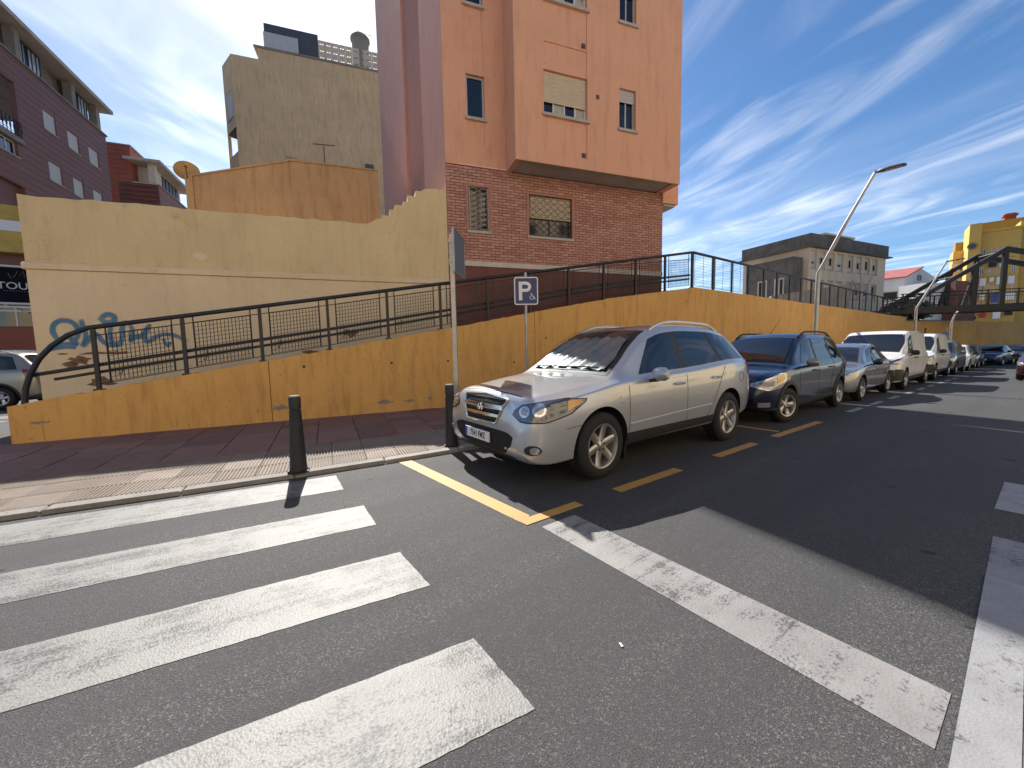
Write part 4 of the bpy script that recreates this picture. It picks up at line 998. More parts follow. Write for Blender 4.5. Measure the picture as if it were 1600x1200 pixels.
def build_clad_red():
    d = 36.0; c = at(166, 270, d); RFm = Frame(c[0], c[1], 68)
    uz = RFm.uz
    T = thing('red_clad_building', 'red-brown clad building with open roof terrace behind the brown block', 'apartment block', RFm.P(0, 0, 0))
    z1 = uz(185, 226)[1]; z2 = uz(225, 287)[1]; a = uz(204, 250)[0]; b = uz(247, 290)[0]
    put('backing', MB().fbox(RFm, -.5, a, -4, -.03, 0, z1-.03).fbox(RFm, a, b-.01, -4, -.03, 0, z2-.03), 'cladding_red', parent=T)
    boards(T, RFm, -.5, a, 5.0, z1, [], 'cladding_red', 0.42); boards(T, RFm, a+.01, b, 5.0, z2, [], 'cladding_red', 0.42)
    put('roof_edge', MB().fbox(RFm, -.5, a+.1, -4, .06, z1, z1+.12), 'concrete', parent=T)
    zr = uz(222, 254)[1]; a2 = uz(196, 250)[0]; S2 = Frame(*RFm.P(b, 0, 0)[:2], -22)
    L2 = S2.uz(290, 300)[0]
    put('roof_slab', MB().fbox(RFm, a2, b+.5, -L2-.8, .5, zr, zr+.25), 'soffit', parent=T)
    put('terrace_floor', MB().fbox(RFm, a, b+.05, -4, .05, z2, z2+.1), 'soffit', parent=T)
    put('pillar', MB().fbox(RFm, b-.7, b-.15, -.5, -.1, z2+.1, zr), 'plaster_white', parent=T)
    put('terrace_screen', MB().fbox(RFm, a+1.2, b-1.0, -2.2, -2.1, z2+.1, zr-.7), 'steel_black', parent=T)
    put('side_wall', MB().fbox(S2, 0, L2, -3, 0, 0, z2), 'cladding_brown', parent=T)
    boards(T, S2, 0.05, L2, 5.0, z2, [], 'cladding_brown', 0.42, off=0.03)
    put('roof_storey', MB().fbox(S2, 1.2, L2-.2, -2.5, -.5, z2, zr), 'plaster_white', parent=T)
    for i in range(5):
        x = 2.4+i*(L2-3.0)/5; window(T, S2, x, x+(L2-3.0)/5*0.8, z2+.15, zr-.15, -.4, .09, mull=1, fm='steel_black', pane='glass_pale', sill=False, fw=.1)
    put('ledge', MB().fbox(S2, 0, L2, -.5, .1, z2+.002, z2+.12), 'concrete', parent=T)
    an = MB(); p = np.array(S2.P(L2*.5, -.6, zr+.25)); an.tube([p, p+np.array([0, 0, 1.3])], .03, 5).tube([p+np.array([-.8, 0, 1.2]), p+np.array([.8, .3, 1.0])], .02, 4)
    put('aerial', an, 'iron_brown', parent=T)
build_clad_red()

# ------------------------------------------------------------------ the other side of the street, seen in the car windows
def build_opposite():
    rows = ((-22, -4, 13.5, 'cream_low', 'pale rendered houses across the street, mirrored in the car windows'), (-3.6, 17, 15.5, 'grey_block', 'beige rendered flats across the street, mirrored in the car windows'), (17.4, 40, 9.5, 'cream', 'cream rendered flats across the street, mirrored in the car windows'))
    for s0, s1, h, m, lab in rows:
        p = W(s1, -10.5); q = W(s0, -10.5); F = Frame(p[0], p[1], HD+180); L = s1-s0
        T = thing('street_building', lab, 'building', F.P(0, 0, -.5), group='buildings across the street'); H = []; z = 0.9
        while z < h-2:
            u = 1.2
            while u < L-2: H.append((u, u+1.3, z, z+1.5)); u += 3.0
            z += 3.1
        put('wall', facade(F, 0, L, -.5, h, [(*x, .18) for x in H]), m, parent=T)
        put('core', MB().fbox(F, .2, L-.2, -8, -.4, -.5, h-.1), 'room_dark', parent=T)
        put('roof', MB().fbox(F, -.1, L+.1, -8, .3, h+.002, h+.3), 'concrete', parent=T)
        for x in H: window(T, F, *x, 0, .16, shutter=.4, mull=1, fm='alu_white', slat=False)
build_opposite()

# ------------------------------------------------------------------ right background
def build_grey():
    d = 32.0; c = at(1262, 450, d); h = 66.0
    R_ = Frame(c[0], c[1], h); uz = R_.uz
    Lr = uz(1383, 420)[0]; zt = uz(1262.5, 364)[1]; zb = uz(1262.5, 384)[1]
    T = thing('grey_block', 'old two-storey building with stained grey parapet and shuttered windows above the wall', 'building', R_.P(0, 0, 3.1))
    e = RAD(h+90); ll = 2.0
    while True:
        q_ = np.array([c[0], c[1], 10.0])-np.array([math.sin(e), math.cos(e), 0])*ll-O
        if 800+F_PX*(q_@_r)/(q_@_f) <= 1163 or ll > 14: break
        ll += .1
    o = np.array(c[:2])-np.array([math.sin(e), math.cos(e)])*ll; Lf = Frame(o[0], o[1], h+90)
    xs = [(1267, 1276), (1280, 1290), (1294, 1304), (1308, 1318), (1325, 1334), (1338, 1347), (1351, 1360), (1363, 1372)]
    z1 = uz(1271, 391)[1]; z0 = uz(1271, 419)[1]; dz = z1-uz(1271, 436)[1]
    H = []
    for r in range(2):
        for a, b in xs: H.append((uz(a, 405)[0], uz(b, 405)[0], z0-dz*r, z1-dz*r))
    put('front_wall', facade(R_, 0, Lr, 0, zb, [(*x, 0.25) for x in H]), 'grey_block', parent=T)
    put('core', MB().fbox(R_, 0.3, Lr-.05, -ll+.1, -0.6, 0, zb), 'room_dark', parent=T)
    put('side_wall', MB().fbox(Lf, 0, ll-.002, -.3, 0, 0, zb), 'grey_block', parent=T)
    put('right_wall', MB().fbox(R_, Lr-.2, Lr-.002, -ll, -.002, 0, zb), 'grey_block', parent=T)
    put('parapet', MB().fbox(R_, -.12, Lr+.12, -ll-.1, 0.14, zb+.002, zt), 'dark_concrete', parent=T)
    put('parapet_ledge', MB().fbox(R_, -.35, Lr+.45, -ll-.25, 0.35, zb-.10, zb), 'dark_concrete', parent=T)
    put('stair_head', MB().fbox(R_, Lr*.45, Lr*.80, -ll+.8, -ll*.3, zt, zt+1.1), 'dark_concrete', parent=T)
    put('stair_head_roof', MB().fbox(R_, Lr*.43, Lr*.84, -ll+.6, -ll*.28, zt+.9, zt+1.05), 'grey_block', parent=T)
    for i, x in enumerate(H):
        sh = (1.0, .55, .5, 1.0, .45, .6, .35, .6)[i % 8] if i < 8 else (0.9, .7, 1, .8, .5, .6, .7, .2)[i % 8]
        w = window(T, R_, *x, 0.0, 0.22, shutter=sh*.6+.0, mull=1, fm='grey_block', pane='room_dark', smat='plaster_white', slat=False, sill=True, fw=.09)
        put('blind', MB().fbox(R_, x[0]+.08, x[1]-.08, -.16, -.14, x[2]+.08, x[2]+.4), 'plaster_white' if i % 3 else 'shutter_grey', parent=w)
    # dark lower annex on the left and slanted parapet
    za = Lf.uz(1225, 404, 1.5)[1]
    put('annex', MB().fbox(Lf, ll*.25, ll-.3, 0.3, 1.6, 0, za), 'dark_concrete', parent=T)
    for u, m in ((ll*.45, 0), (ll*.7, 0)): window(T, Lf, u, u+.8, 3.9, za-1.6, 1.6+.1, .09, mull=1, fm='plaster_white', pane='glass', fw=.1)
    q = at(1205, 470, 26); q2 = at(1328, 452, 27.5); n = np.array([0.25, 0.6, 0])
    pb = MB(); a, b = np.array([q[0], q[1], 3.1]), np.array([q2[0], q2[1], 3.1])
    za_, zb_ = at(1205, 462, 26)[2], at(1328, 444, 27.5)[2]
    pb.hexa([a, b, b+n, a+n, a+np.array([0, 0, za_-3.1]), b+np.array([0, 0, zb_-3.1]), b+n+np.array([0, 0, zb_-3.1]), a+n+np.array([0, 0, za_-3.1])])
    tag(put('stair_parapet', pb, 'concrete', loc=(a[0], a[1], 3.1)), 'pale slanting concrete parapet in front of the stained grey building', 'parapet')
    # timber props leaning against the front
    for i, (x0, y0, x1, y1) in enumerate(((1331, 437, 1342, 459), (1345, 430, 1345, 459), (1363, 432, 1350, 458))):
        a, b = R_.uz(x0, y0, .5), R_.uz(x1, y1, .5); put('prop', MB().tube([R_.P(a[0], .5, a[1]), R_.P(b[0], .5, b[1])], .06, 5), 'iron_white', parent=T)
build_grey()
def build_shed():
    d = 46.0; c = at(1412, 450, d); G = Frame(c[0], c[1], 78); uz = G.uz
    ur = uz(1462, 440)[0]; pk = uz(1437, 419); ez = uz(1413, 433)[1]
    T = thing('white_shed', 'white gabled house with pink roof between the grey building and the bridge', 'house', G.P(0, 0, 3.1))
    pu = ur*0.5
    put('gable_wall', MB().prism(G, [(0, 0), (ur, 0), (ur, ez), (pu, pk[1]), (0, ez)], -.3, 0), 'shed_white', parent=T)
    # long side towards the left
    ls = 11.0; e = RAD(78-90-28); far = np.array(G.P(0, 0, 0))+np.array([math.sin(e), math.cos(e), 0])*ls
    S = Frame(far[0], far[1], 78-28+90)
    put('side_wall', MB().fbox(S, 0, ls-.002, -.3, 0, 0, ez-.02), 'shed_white', parent=T)
    a0, a1 = np.array(S.P(-.2, .25, ez-.08)), np.array(S.P(ls+.2, .25, ez-.08)); d_ = np.array(G.P(pu, 0, pk[1]+.03))-np.array(G.P(0, 0, ez-.05))
    r = MB(); up = np.array([0, 0, .14]); r.hexa([a0, a1, a1+d_*1.04, a0+d_*1.04, a0+up, a1+up, a1+d_*1.04+up, a0+d_*1.04+up]); put('roof', r, 'roof_pink', parent=T, fix=True)
    a, b = uz(1435, 430), uz(1437, 438); window(T, G, a[0]-.15, b[0]+.15, b[1], a[1], 0.02, .01, mull=0, fm='iron_brown', fw=.05)
    put('lean_to', MB().fbox(G, -1.5, ur*.55, .5, 3, 0, uz(1420, 449)[1]), 'shed_white', parent=T)
    put('brown_store', MB().fbox(G, ur*.25, ur*.9, 1.0, 4, 0, uz(1430, 448)[1]), 'plinth_red', parent=T)
    w = S.uz(1386, 462, 0); window(T, S, w[0]-.5, w[0]+.9, w[1]-.5, w[1]+.4, 0.02, .01, mull=0, fm='iron_brown', fw=.1)
build_shed()
def build_yellow():
    d = 62.0; c = at(1528, 430, d); Y = Frame(c[0], c[1], 133); uz = Y.uz
    T = thing('yellow_apartments', 'tall yellow apartment block hung with laundry beyond the footbridge', 'apartment block', Y.P(0, 0, 3.1))
    uE = uz(1591, 430)[0]; zl = uz(1529, 379)[1]; zr = uz(1590, 362)[1]; zt = (zl+zr)/2+1
    rows = [393, 421, 449, 478]; cols = [(1528, 1536), (1541, 1548), (1552, 1558), (1564, 1571), (1578, 1585)]
    H = []
    for y in rows:
        z = uz(1556, y)[1]
        for a, b in cols: H.append((uz(a, 430)[0]+.1, uz(b, 430)[0]+.1, z-.65, z+.65))
    put('front_wall', facade(Y, 0, uE, 0, zt, [(*h, .2) for h in H]), 'yellow_block', parent=T)
    put('core', MB().fbox(Y, .2, uE, -14, -.5, 0, zt-.1), 'yellow_dark', parent=T)
    for i, h in enumerate(H): window(T, Y, *h, 0, .18, shutter=(.0, .45, .8, .3)[(i*7) % 4], mull=1, fm='alu_white', smat='plaster_white', slat=False, sill=False, fw=.1)
    # corner tower with round windows, lower left wing, dark attic, right flank
    a = uz(1512, 400, 1.2)[0]; b = uz(1531, 400, 1.2)[0]; z2 = uz(1522, 350, 1.2)[1]
    put('tower', MB().fbox(Y, a, b, -4, 1.2, 0, z2), 'yellow_block', parent=T)
    for y in (385, 443, 468, 497):
        u, z = uz(1519, y, 1.2); ring = MB().lathe([(0.55, 0), (0.55, 0.1), (0.4, 0.1), (0.4, 0)], 20, axis='y')
        q = np.array(Y.P(u, 1.22, z)); rz = math.atan2(Y.e[1], Y.e[0]); M3 = Matrix.Rotation(rz, 3, 'Z')
        def put_round(name, mb, m, par):
            mb.v = [tuple(np.array(M3@Vector((v[0], -v[1], v[2])))+q) for v in mb.v]; return put(name, mb, m, parent=par, fix=True)
        w = put_round('round_window', ring, 'yellow_dark', T); put_round('pane', MB().lathe([(0.0, 0.02), (0.42, 0.02), (0.42, 0.0)], 20, axis='y'), 'glass', w)
    a2 = uz(1487, 430, -3)[0]; z3 = uz(1500, 392, -3)[1]
    put('left_wing', MB().fbox(Y, a2, a+.01, -7, -3, 0, z3), 'yellow_block', parent=T)
    put('wing_attic', MB().fbox(Y, a2+.3, a+.02, -7, -4.2, z3, z3+1.6), 'yellow_dark', parent=T)
    for i, (x, y) in enumerate(((1493, 418), (1501, 418), (1493, 440), (1502, 441), (1493, 462), (1503, 463), (1494, 486), (1503, 487))):
        u, z = uz(x, y, -3); window(T, Y, u-.45, u+.45, z-.6, z+.6, -2.98, .01, shutter=(.6, 0, .3, .8)[i % 4], mull=0, fm='alu_white', smat='plaster_white', slat=False, sill=False, fw=.1)
    z4 = uz(1560, 345, -5)[1]
    put('attic', MB().fbox(Y, b, uE+14, -14, -5, zt, z4), 'yellow_dark', parent=T)
    put('roof_ledge', MB().fbox(Y, b+.01, uE+.1, -5, .25, zt+.002, zt+.3), 'yellow_block', parent=T)
    put('right_wing', MB().fbox(Y, uE+.002, uE+16, -14, -1.2, 0, zt+1.2), 'yellow_block', parent=T)
    u, z = uz(1578, 350, -6); put('chimney', MB().fbox(Y, u-.6, u+.6, -7.2, -6, zt, uz(1578, 333, -6)[1]).fbox(Y, u-.8, u+.8, -7.4, -5.8, uz(1578, 337, -6)[1], uz(1578, 335, -6)[1]), 'chimney_red', parent=T)
    # washing lines
    cl = ['cloth_white', 'cloth_white', 'cloth_dark', 'cloth_white', 'cloth_red', 'cloth_blue', 'cloth_white']
    n = 0
    for y in (404, 433, 459, 486):
        ln = thing('washing_line', ('washing line of clothes on the top floor of the yellow block', 'washing line of clothes one floor below the top of the yellow block', 'washing line of clothes two floors below the top of the yellow block', 'washing line of clothes on the lowest visible floor of the yellow block')[n], 'laundry', Y.P(uz(1540, y)[0], .5, uz(1540, y)[1]), group='washing on the yellow block'); n += 1
        u0, u1 = uz(1530, y)[0], uz(1587, y)[0]; z = uz(1558, y)[1]
        put('line', MB().tube([Y.P(u0, .55, z), Y.P(u1, .55, z)], .03, 4), 'steel_black', parent=ln)
        x = u0
        while x < u1-.8:
            w = random.uniform(.45, 1.0); h = random.uniform(.6, 1.5)
            if random.random() < .75:
                g = [[Y.P(x+w*i/4, .55+.06*math.sin(i*2.1+j), z-h*j/3) for i in range(5)] for j in range(4)]
                m = MB().grid(g); g2 = [[tuple(np.array(p)-Y.n*.05) for p in r[::-1]] for r in g]; m.grid(g2); put('garment', m, random.choice(cl), parent=ln)
            x += w+random.uniform(.1, .7)
build_yellow()
def build_bridge():
    c = RW.P(RWL-.6, -.3, 0); B = Frame(c[0], c[1], 108); uz = B.uz
    T = thing('footbridge', 'black steel truss footbridge crossing the far end of the street', 'bridge', B.P(0, 0, 0))
    z0, z1 = 3.50, 3.95; L = 26.0; wd = 2.4
    def beam(name, pts, w=.10, parent=T, o=0.0):
        mb = MB()
        for (a, za), (b, zb) in zip(pts, pts[1:]):
            mb.hexa([B.P(a, o+w, za-.17), B.P(b, o+w, zb-.17), B.P(b, o-w, zb-.17), B.P(a, o-w, za-.17), B.P(a, o+w, za+.17), B.P(b, o+w, zb+.17), B.P(b, o-w, zb+.17), B.P(a, o-w, za+.17)])
        return put(name, mb, 'steel_black', parent=parent)
    put('deck', MB().fbox(B, -.5, L, -wd+.1, -.1, z0+.05, z0+.2), 'concrete', parent=T)
    pu, pz = uz(1572, 389, 0)
    pu2 = L-pu
    for o in (0.0, -wd):
        put('deck_beam', MB().fbox(B, -.5, L, o-.1, o+.1, z0, z1), 'steel_black', parent=T)
        beam('top_chord', [(0.0, z1-.1), (pu, pz), (pu+5.5, pz-1.6), (pu+11, pz), (L, z1)], o=o)
        for f in (.72, 1.0):
            u = pu*f; zt_ = z1-.1+(pz-z1)*f
            put('strut', MB().fbox(B, u-.13, u+.13, o-.09, o+.09, z1, zt_), 'steel_black', parent=T)
        put('strut', MB().hexa([B.P(pu*.62, o+.07, z1), B.P(pu*.62+.2, o+.07, z1), B.P(pu*.62+.2, o-.07, z1), B.P(pu*.62, o-.07, z1), B.P(pu*.74, o+.07, z1+3), B.P(pu*.74+.2, o+.07, z1+3), B.P(pu*.74+.2, o-.07, z1+3), B.P(pu*.74, o-.07, z1+3)]), 'steel_black', parent=T)
        put('strut', MB().fbox(B, pu+3.4, pu+3.6, o-.07, o+.07, z1, pz-1.0), 'steel_black', parent=T)
        put('hand_rail', MB().tube([B.P(0, o, z1+1.0), B.P(L, o, z1+1.0)], .035, 6).tube([B.P(0, o, z1+.75), B.P(L, o, z1+.75)], .02, 5), 'steel_dark', parent=T)
        bal = MB()
        for i in range(int(L/.25)): bal.tube([B.P(.1+i*.25, o, z1), B.P(.1+i*.25, o, z1+.98)], .008, 4, caps=False)
        put('balusters', bal, 'steel_dark', parent=T)
        for i in range(7): put('rail_post', MB().fbox(B, .1+i*1.6, .18+i*1.6, o-.03, o+.03, z1, z1+1.0), 'steel_dark', parent=T)
    cr = MB()
    for f in (.3, .6, 1.0): u = pu*f; z = z1-.1+(pz-z1)*f; cr.tube([B.P(u, 0, z), B.P(u, -wd, z)], .06, 6)
    put('cross_braces', cr, 'steel_black', parent=T)
    for o in (-.2, -wd+.2): put('pier', MB().fbox(B, 12.2, 12.6, o-.2, o+.2, -1.2, z0), 'steel_black', parent=T)
build_bridge()
def bush(c, rx, ry, rz_, n, label):
    T = thing('bush', label, 'bush', (c[0], c[1], c[2]))
    put('stem', MB().tube([c, (c[0]+.1, c[1], c[2]+rz_*.8)], [.06, .02], 6), 'iron_brown', parent=T)
    mb = MB()
    for i in range(n):
        v = Vector((random.gauss(0, 1), random.gauss(0, 1), random.gauss(0, 1))).normalized()*random.uniform(.45, 1)**.5
        p = np.array([c[0]+v.x*rx*random.uniform(.7, 1.1), c[1]+v.y*ry, c[2]+rz_*(.9+v.z*.9)])
        a = Vector((random.gauss(0, 1), random.gauss(0, 1), random.gauss(0, 1))).normalized(); b = a.orthogonal().normalized(); s = random.uniform(.08, .2)
        a, b = np.array(a)*s, np.array(b)*s*.5; mb.add([p-a, p-b, p+a, p+b], [(0, 1, 2, 3)])
    put('crown', mb, 'leaf', parent=T)
p = at(1420, 470, 33.0); bush((p[0], p[1], 3.1), 2.2, 1.2, 1.1, 2600, 'low green bush behind the fence beside the white house')

# ------------------------------------------------------------------ lamp posts, signs, bollards
def lamp(s, t, pts, label, r=0.07, head_px=None):
    p0 = W(s, t, 0); LF = Frame(p0[0], p0[1], HD+90); zb = gz(s)+.05
    T = thing('street_lamp', label, 'street lamp', (p0[0], p0[1], zb), group='street lamps along the retaining wall')
    q = [LF.uz(*p) for p in pts]
    du = q[0][0]
    path = [(0, zb), (0, q[0][1])]+[(u-du, z) for u, z in q[1:-1]]
    P = [LF.P(u, 0, z) for u, z in path]; n = len(P)
    # soften the knees
    for _ in range(2):
        o = [np.array(P[0])]
        for i in range(1, len(P)-1):
            a, b, c = map(np.array, (P[i-1], P[i], P[i+1])); o += [b+(a-b)*.12, b, b+(c-b)*.12] if _ == 0 else [b]
        P = o+[np.array(P[-1])]
    rr = [r*(1-.45*i/(len(P)-1)) for i in range(len(P))]
    put('pole', MB().tube(P, rr, 10), 'galv', parent=T)
    put('base', MB().lathe([(r*1.9, zb), (r*1.9, zb+.03), (r*1.25, zb+.05), (r*1.2, zb+.7), (r, zb+.74)], 12, c=(p0[0], p0[1], 0)), 'galv', parent=T)
    a = np.array(P[-1]); u, z = q[-1]; b = np.array(LF.P(u-du, 0, z)); d = (b-a)/np.linalg.norm(b-a); side = np.array([ES[0], ES[1], 0]); upv = np.cross(side, d); upv = upv if upv[2] > 0 else -upv
    L = np.linalg.norm(b-a); h = MB(); rows = []
    for f, w, th in ((-.02, .05, .05), (.10, .06, .06), (.22, .13, .05), (.5, .16, .045), (.9, .15, .035), (1.0, .11, .02)):
        c = a+d*L*f; rows.append([c+side*w*x+upv*th*y for x, y in ((-1, 0), (-.7, 1), (.7, 1), (1, 0), (.8, -.5), (-.8, -.5), (-1, 0))])
    h.grid(rows); h.add(rows[0][:6], [(5, 4, 3, 2, 1, 0)]); h.add(rows[-1][:6], [(0, 1, 2, 3, 4, 5)])
    hd = put('lamp_head', h, 'lamp_grey', parent=T, fix=True)
    c0, c1 = a+d*L*.35-upv*.03, a+d*L*.9-upv*.024
    put('lens', MB().hexa([c0-side*.09, c1-side*.09, c1+side*.09, c0+side*.09, c0-side*.09+upv*.02, c1-side*.09+upv*.02, c1+side*.09+upv*.02, c0+side*.09+upv*.02]), 'lens', parent=hd, fix=True)
lamp(16.8, 5.0, [(1282, 427), (1327, 345), (1372, 268), (1421, 255)], 'tall leaning street lamp behind the dark blue car', 0.075)
def s_for(px, py, t):
    d = ray(px, py)[:2]; k = t/(d@ET); return float((d*k)@ES)
lamp(s_for(1430, 510, 5.0), 5.0, [(1431, 482), (1455, 445), (1478, 409), (1507, 404)], 'street lamp in front of the footbridge beyond the white van', 0.075)
lamp(s_for(1475, 530, 5.0)-12, 5.0-1.6, [(1477, 505), (1480, 497), (1483, 491), (1488, 487)], 'short street lamp under the footbridge against the far wall', 0.06)
def bollard(x, y, label, lean):
    z = 0.052; T = thing('bollard', label, 'bollard', (x, y, z), group='black bollards at the kerb')
    prof = [(0.115, 0), (0.115, 0.012), (0.095, 0.02), (0.088, 0.10), (0.080, 0.30), (0.066, 0.62), (0.062, 0.70), (0.064, 0.705), (0.064, 0.715), (0.057, 0.72), (0.057, 0.735), (0.0635, 0.742), (0.0635, 0.86), (0.056, 0.872)]
    mb = MB().lathe(prof, 10, c=(x, y, z), smooth=True); b = put('shaft', mb, 'cast_iron', parent=T)
    put('cap', MB().lathe([(0.0561, 0.868), (0.054, 0.885), (0.0, 0.889)], 16, c=(x, y, z)), 'kerb_stone', parent=T)
    for k in range(4):
        a = math.pi/4+k*math.pi/2; put('bolt', MB().lathe([(0.014, 0.0), (0.014, 0.025), (0.0, 0.028)], 6, c=(x+.105*math.cos(a), y+.105*math.sin(a), z+.005)), 'cast_iron', parent=T)
    T.rotation_euler = (0, lean, 0)
p = ground_at(467, 737, .052); bollard(p[0], p[1], 'black iron bollard at the end of the zebra crossing', 0.01)
p = ground_at(706, 696, .052); bollard(p[0], p[1], 'black iron bollard in front of the silver car and sign post', -0.01)
def sign_post():
    p = ground_at(716, 685, .07); x, y = p[0], p[1]; z = .07
    T = thing('sign_post', 'tall grey post with a sign seen edge-on beside the second bollard', 'sign', (x, y, z))
    put('post', MB().box(x-.032, x+.032, y-.032, y+.032, z, 3.10), 'galv', parent=T)
    F_ = Frame(x, y, 7.0)                              # the plate is turned almost edge-on
    put('sign_plate', MB().fbox(F_, -.10, .50, .040, .062, 2.56, 3.16), 'sign_back', parent=T)
    put('plate_rim', MB().fbox(F_, -.10, .50, .034, .068, 3.161, 3.175).fbox(F_, -.10, .50, .034, .068, 2.545, 2.559).fbox(F_, -.115, -.101, .034, .068, 2.545, 3.175).fbox(F_, .501, .515, .034, .068, 2.545, 3.175), 'galv', parent=T)
    put('clamp', MB().box(x-.045, x+.045, y-.045, y+.045, 2.70, 2.74).box(x-.045, x+.045, y-.045, y+.045, 2.98, 3.02), 'galv', parent=T)
sign_post()
def parking_sign():
    t = 6.3; s = s_for(823, 560, t); p0 = W(s, t, 0); x, y = p0[0], p0[1]; z = 0.09
    # facing the camera side of the street, a little towards the crossing
    PF = Frame(x, y, 86.0)
    T = thing('parking_sign', 'blue parking sign with a white letter P and wheelchair symbol on a grey post', 'sign', (x, y, z))
    put('post', MB().tube([(x, y, z), (x, y, 2.95)], .03, 10), 'galv', parent=T)
    u0, z1 = PF.uz(803, 433, .045); u1, z0 = PF.uz(841, 476, .045); uc = (u0+u1)/2; zc = (z0+z1)/2; w = (u1-u0)/2; h = (z1-z0)/2
    def rr(w, h, r, o0, o1, name, m, par):
        poly = []
        for cx, cz, a0 in ((w-r, h-r, 0), (-w+r, h-r, 90), (-w+r, -h+r, 180), (w-r, -h+r, 270)):
            for k in range(6): a = RAD(a0+18*k); poly.append((uc+cx+r*math.cos(a), zc+cz+r*math.sin(a)))
        return put(name, MB().prism(PF, poly, o0, o1), m, parent=par)
    pl = rr(w, h, .045, .032, .050, 'sign_plate', 'sign_white', T); rr(w-.022, h-.022, .03, .0502, .052, 'sign_face', 'sign_blue', pl)
    # letter P built as outline strokes
    k = w/0.25
    stem = MB().fbox(PF, uc-.155*k, uc-.085*k, .0522, .054, zc-.19*k, zc+.19*k); put('letter_stem', stem, 'sign_white', parent=pl)
    bowl = MB(); outer, inner = [], []
    for i in range(17):
        a = math.pi/2-math.pi*i/16; outer.append((uc-.005*k+.115*k*math.cos(a)*.95, zc+.085*k+.105*k*math.sin(a))); inner.append((uc-.005*k+.05*k*math.cos(a)*.95, zc+.085*k+.043*k*math.sin(a)))
    outer = [(uc-.084*k, outer[0][1])]+outer+[(uc-.084*k, outer[-1][1])]; inner = [(uc-.084*k, inner[0][1])]+inner+[(uc-.084*k, inner[-1][1])]
    bowl.grid([[PF.P(u, .054, z) for u, z in inner], [PF.P(u, .054, z) for u, z in outer]], smooth=False); put('letter_bowl', bowl, 'sign_white', parent=pl, fix=True)
    # wheelchair
    wc = MB(); cx, cz = uc+.115*k, zc-.135*k; r = .0075*k
    wc.tube([PF.P(cx+.038*k*math.cos(a), .053, cz+.038*k*math.sin(a)) for a in np.linspace(RAD(120), RAD(400), 18)], r, 5)
    wc.tube([PF.P(cx-.012*k, .053, cz+.085*k), PF.P(cx-.005*k, .053, cz+.03*k), PF.P(cx+.04*k, .053, cz+.028*k), PF.P(cx+.062*k, .053, cz-.03*k), PF.P(cx+.08*k, .053, cz-.025*k)], r, 5)
    wc.tube([PF.P(cx-.008*k, .053, cz+.06*k), PF.P(cx+.03*k, .053, cz+.055*k)], r, 5); wc.tube([PF.P(cx-.014*k, .053, cz+.100*k), PF.P(cx-.014*k, .053, cz+.106*k)], r*1.7, 8)
    put('wheelchair_symbol', wc, 'sign_white', parent=pl)
    put('clamp', MB().fbox(PF, -.05, .05, -.035, .031, zc+h*.5, zc+h*.5+.03).fbox(PF, -.05, .05, -.035, .031, zc-h*.5, zc-h*.5+.03), 'galv', parent=T)
parking_sign()
def far_sign():
    p = at(1477, 545, 27.0); z = -.3; x, y = p[0], p[1]
    T = thing('far_sign', 'grey backs of two road signs on a post by the far wall', 'sign', (x, y, z))
    put('post', MB().tube([(x, y, z), (x, y, 2.3)], .04, 8), 'galv', parent=T)
    put('sign_plate', MB().lathe([(0, 0), (.33, 0), (.33, .02), (0, .02)], 8, axis='y', c=(x-.1, y-.07, 1.75)), 'sign_back', parent=T)
    p = at(1445, 530, 26.0); T2 = thing('plain_post', 'thin rusty post standing by the far corner of the wall', 'post', (p[0], p[1], -.3))
    put('post', MB().tube([(p[0], p[1], -.3), (p[0], p[1], 2.3)], .05, 8), 'iron_brown', parent=T2)
far_sign()

# ------------------------------------------------------------------ vehicles
def pchip(xs, ys):
    x = np.array(xs, float); y = np.array(ys, float); h = np.diff(x); d = np.diff(y)/h; m = np.zeros(len(x))
    for i in range(1, len(x)-1):
        if d[i-1]*d[i] > 0:
            w1, w2 = 2*h[i]+h[i-1], h[i]+2*h[i-1]; m[i] = (w1+w2)/(w1/d[i-1]+w2/d[i])
    m[0], m[-1] = d[0], d[-1]
    def f(q):
        q = min(max(q, x[0]), x[-1]); i = min(int(np.searchsorted(x, q, 'right'))-1, len(h)-1); t = (q-x[i])/h[i]
        return ((1+2*t)*(1-t)**2*y[i]+t*(1-t)**2*h[i]*m[i]+t*t*(3-2*t)*y[i+1]+t*t*(t-1)*h[i]*m[i+1])
    return f
def chaikin(p, n=2):
    for _ in range(n):
        o = [p[0]]
        for a, b in zip(p, p[1:]): o += [a*.75+b*.25, a*.25+b*.75]
        p = o+[p[-1]]
    return p
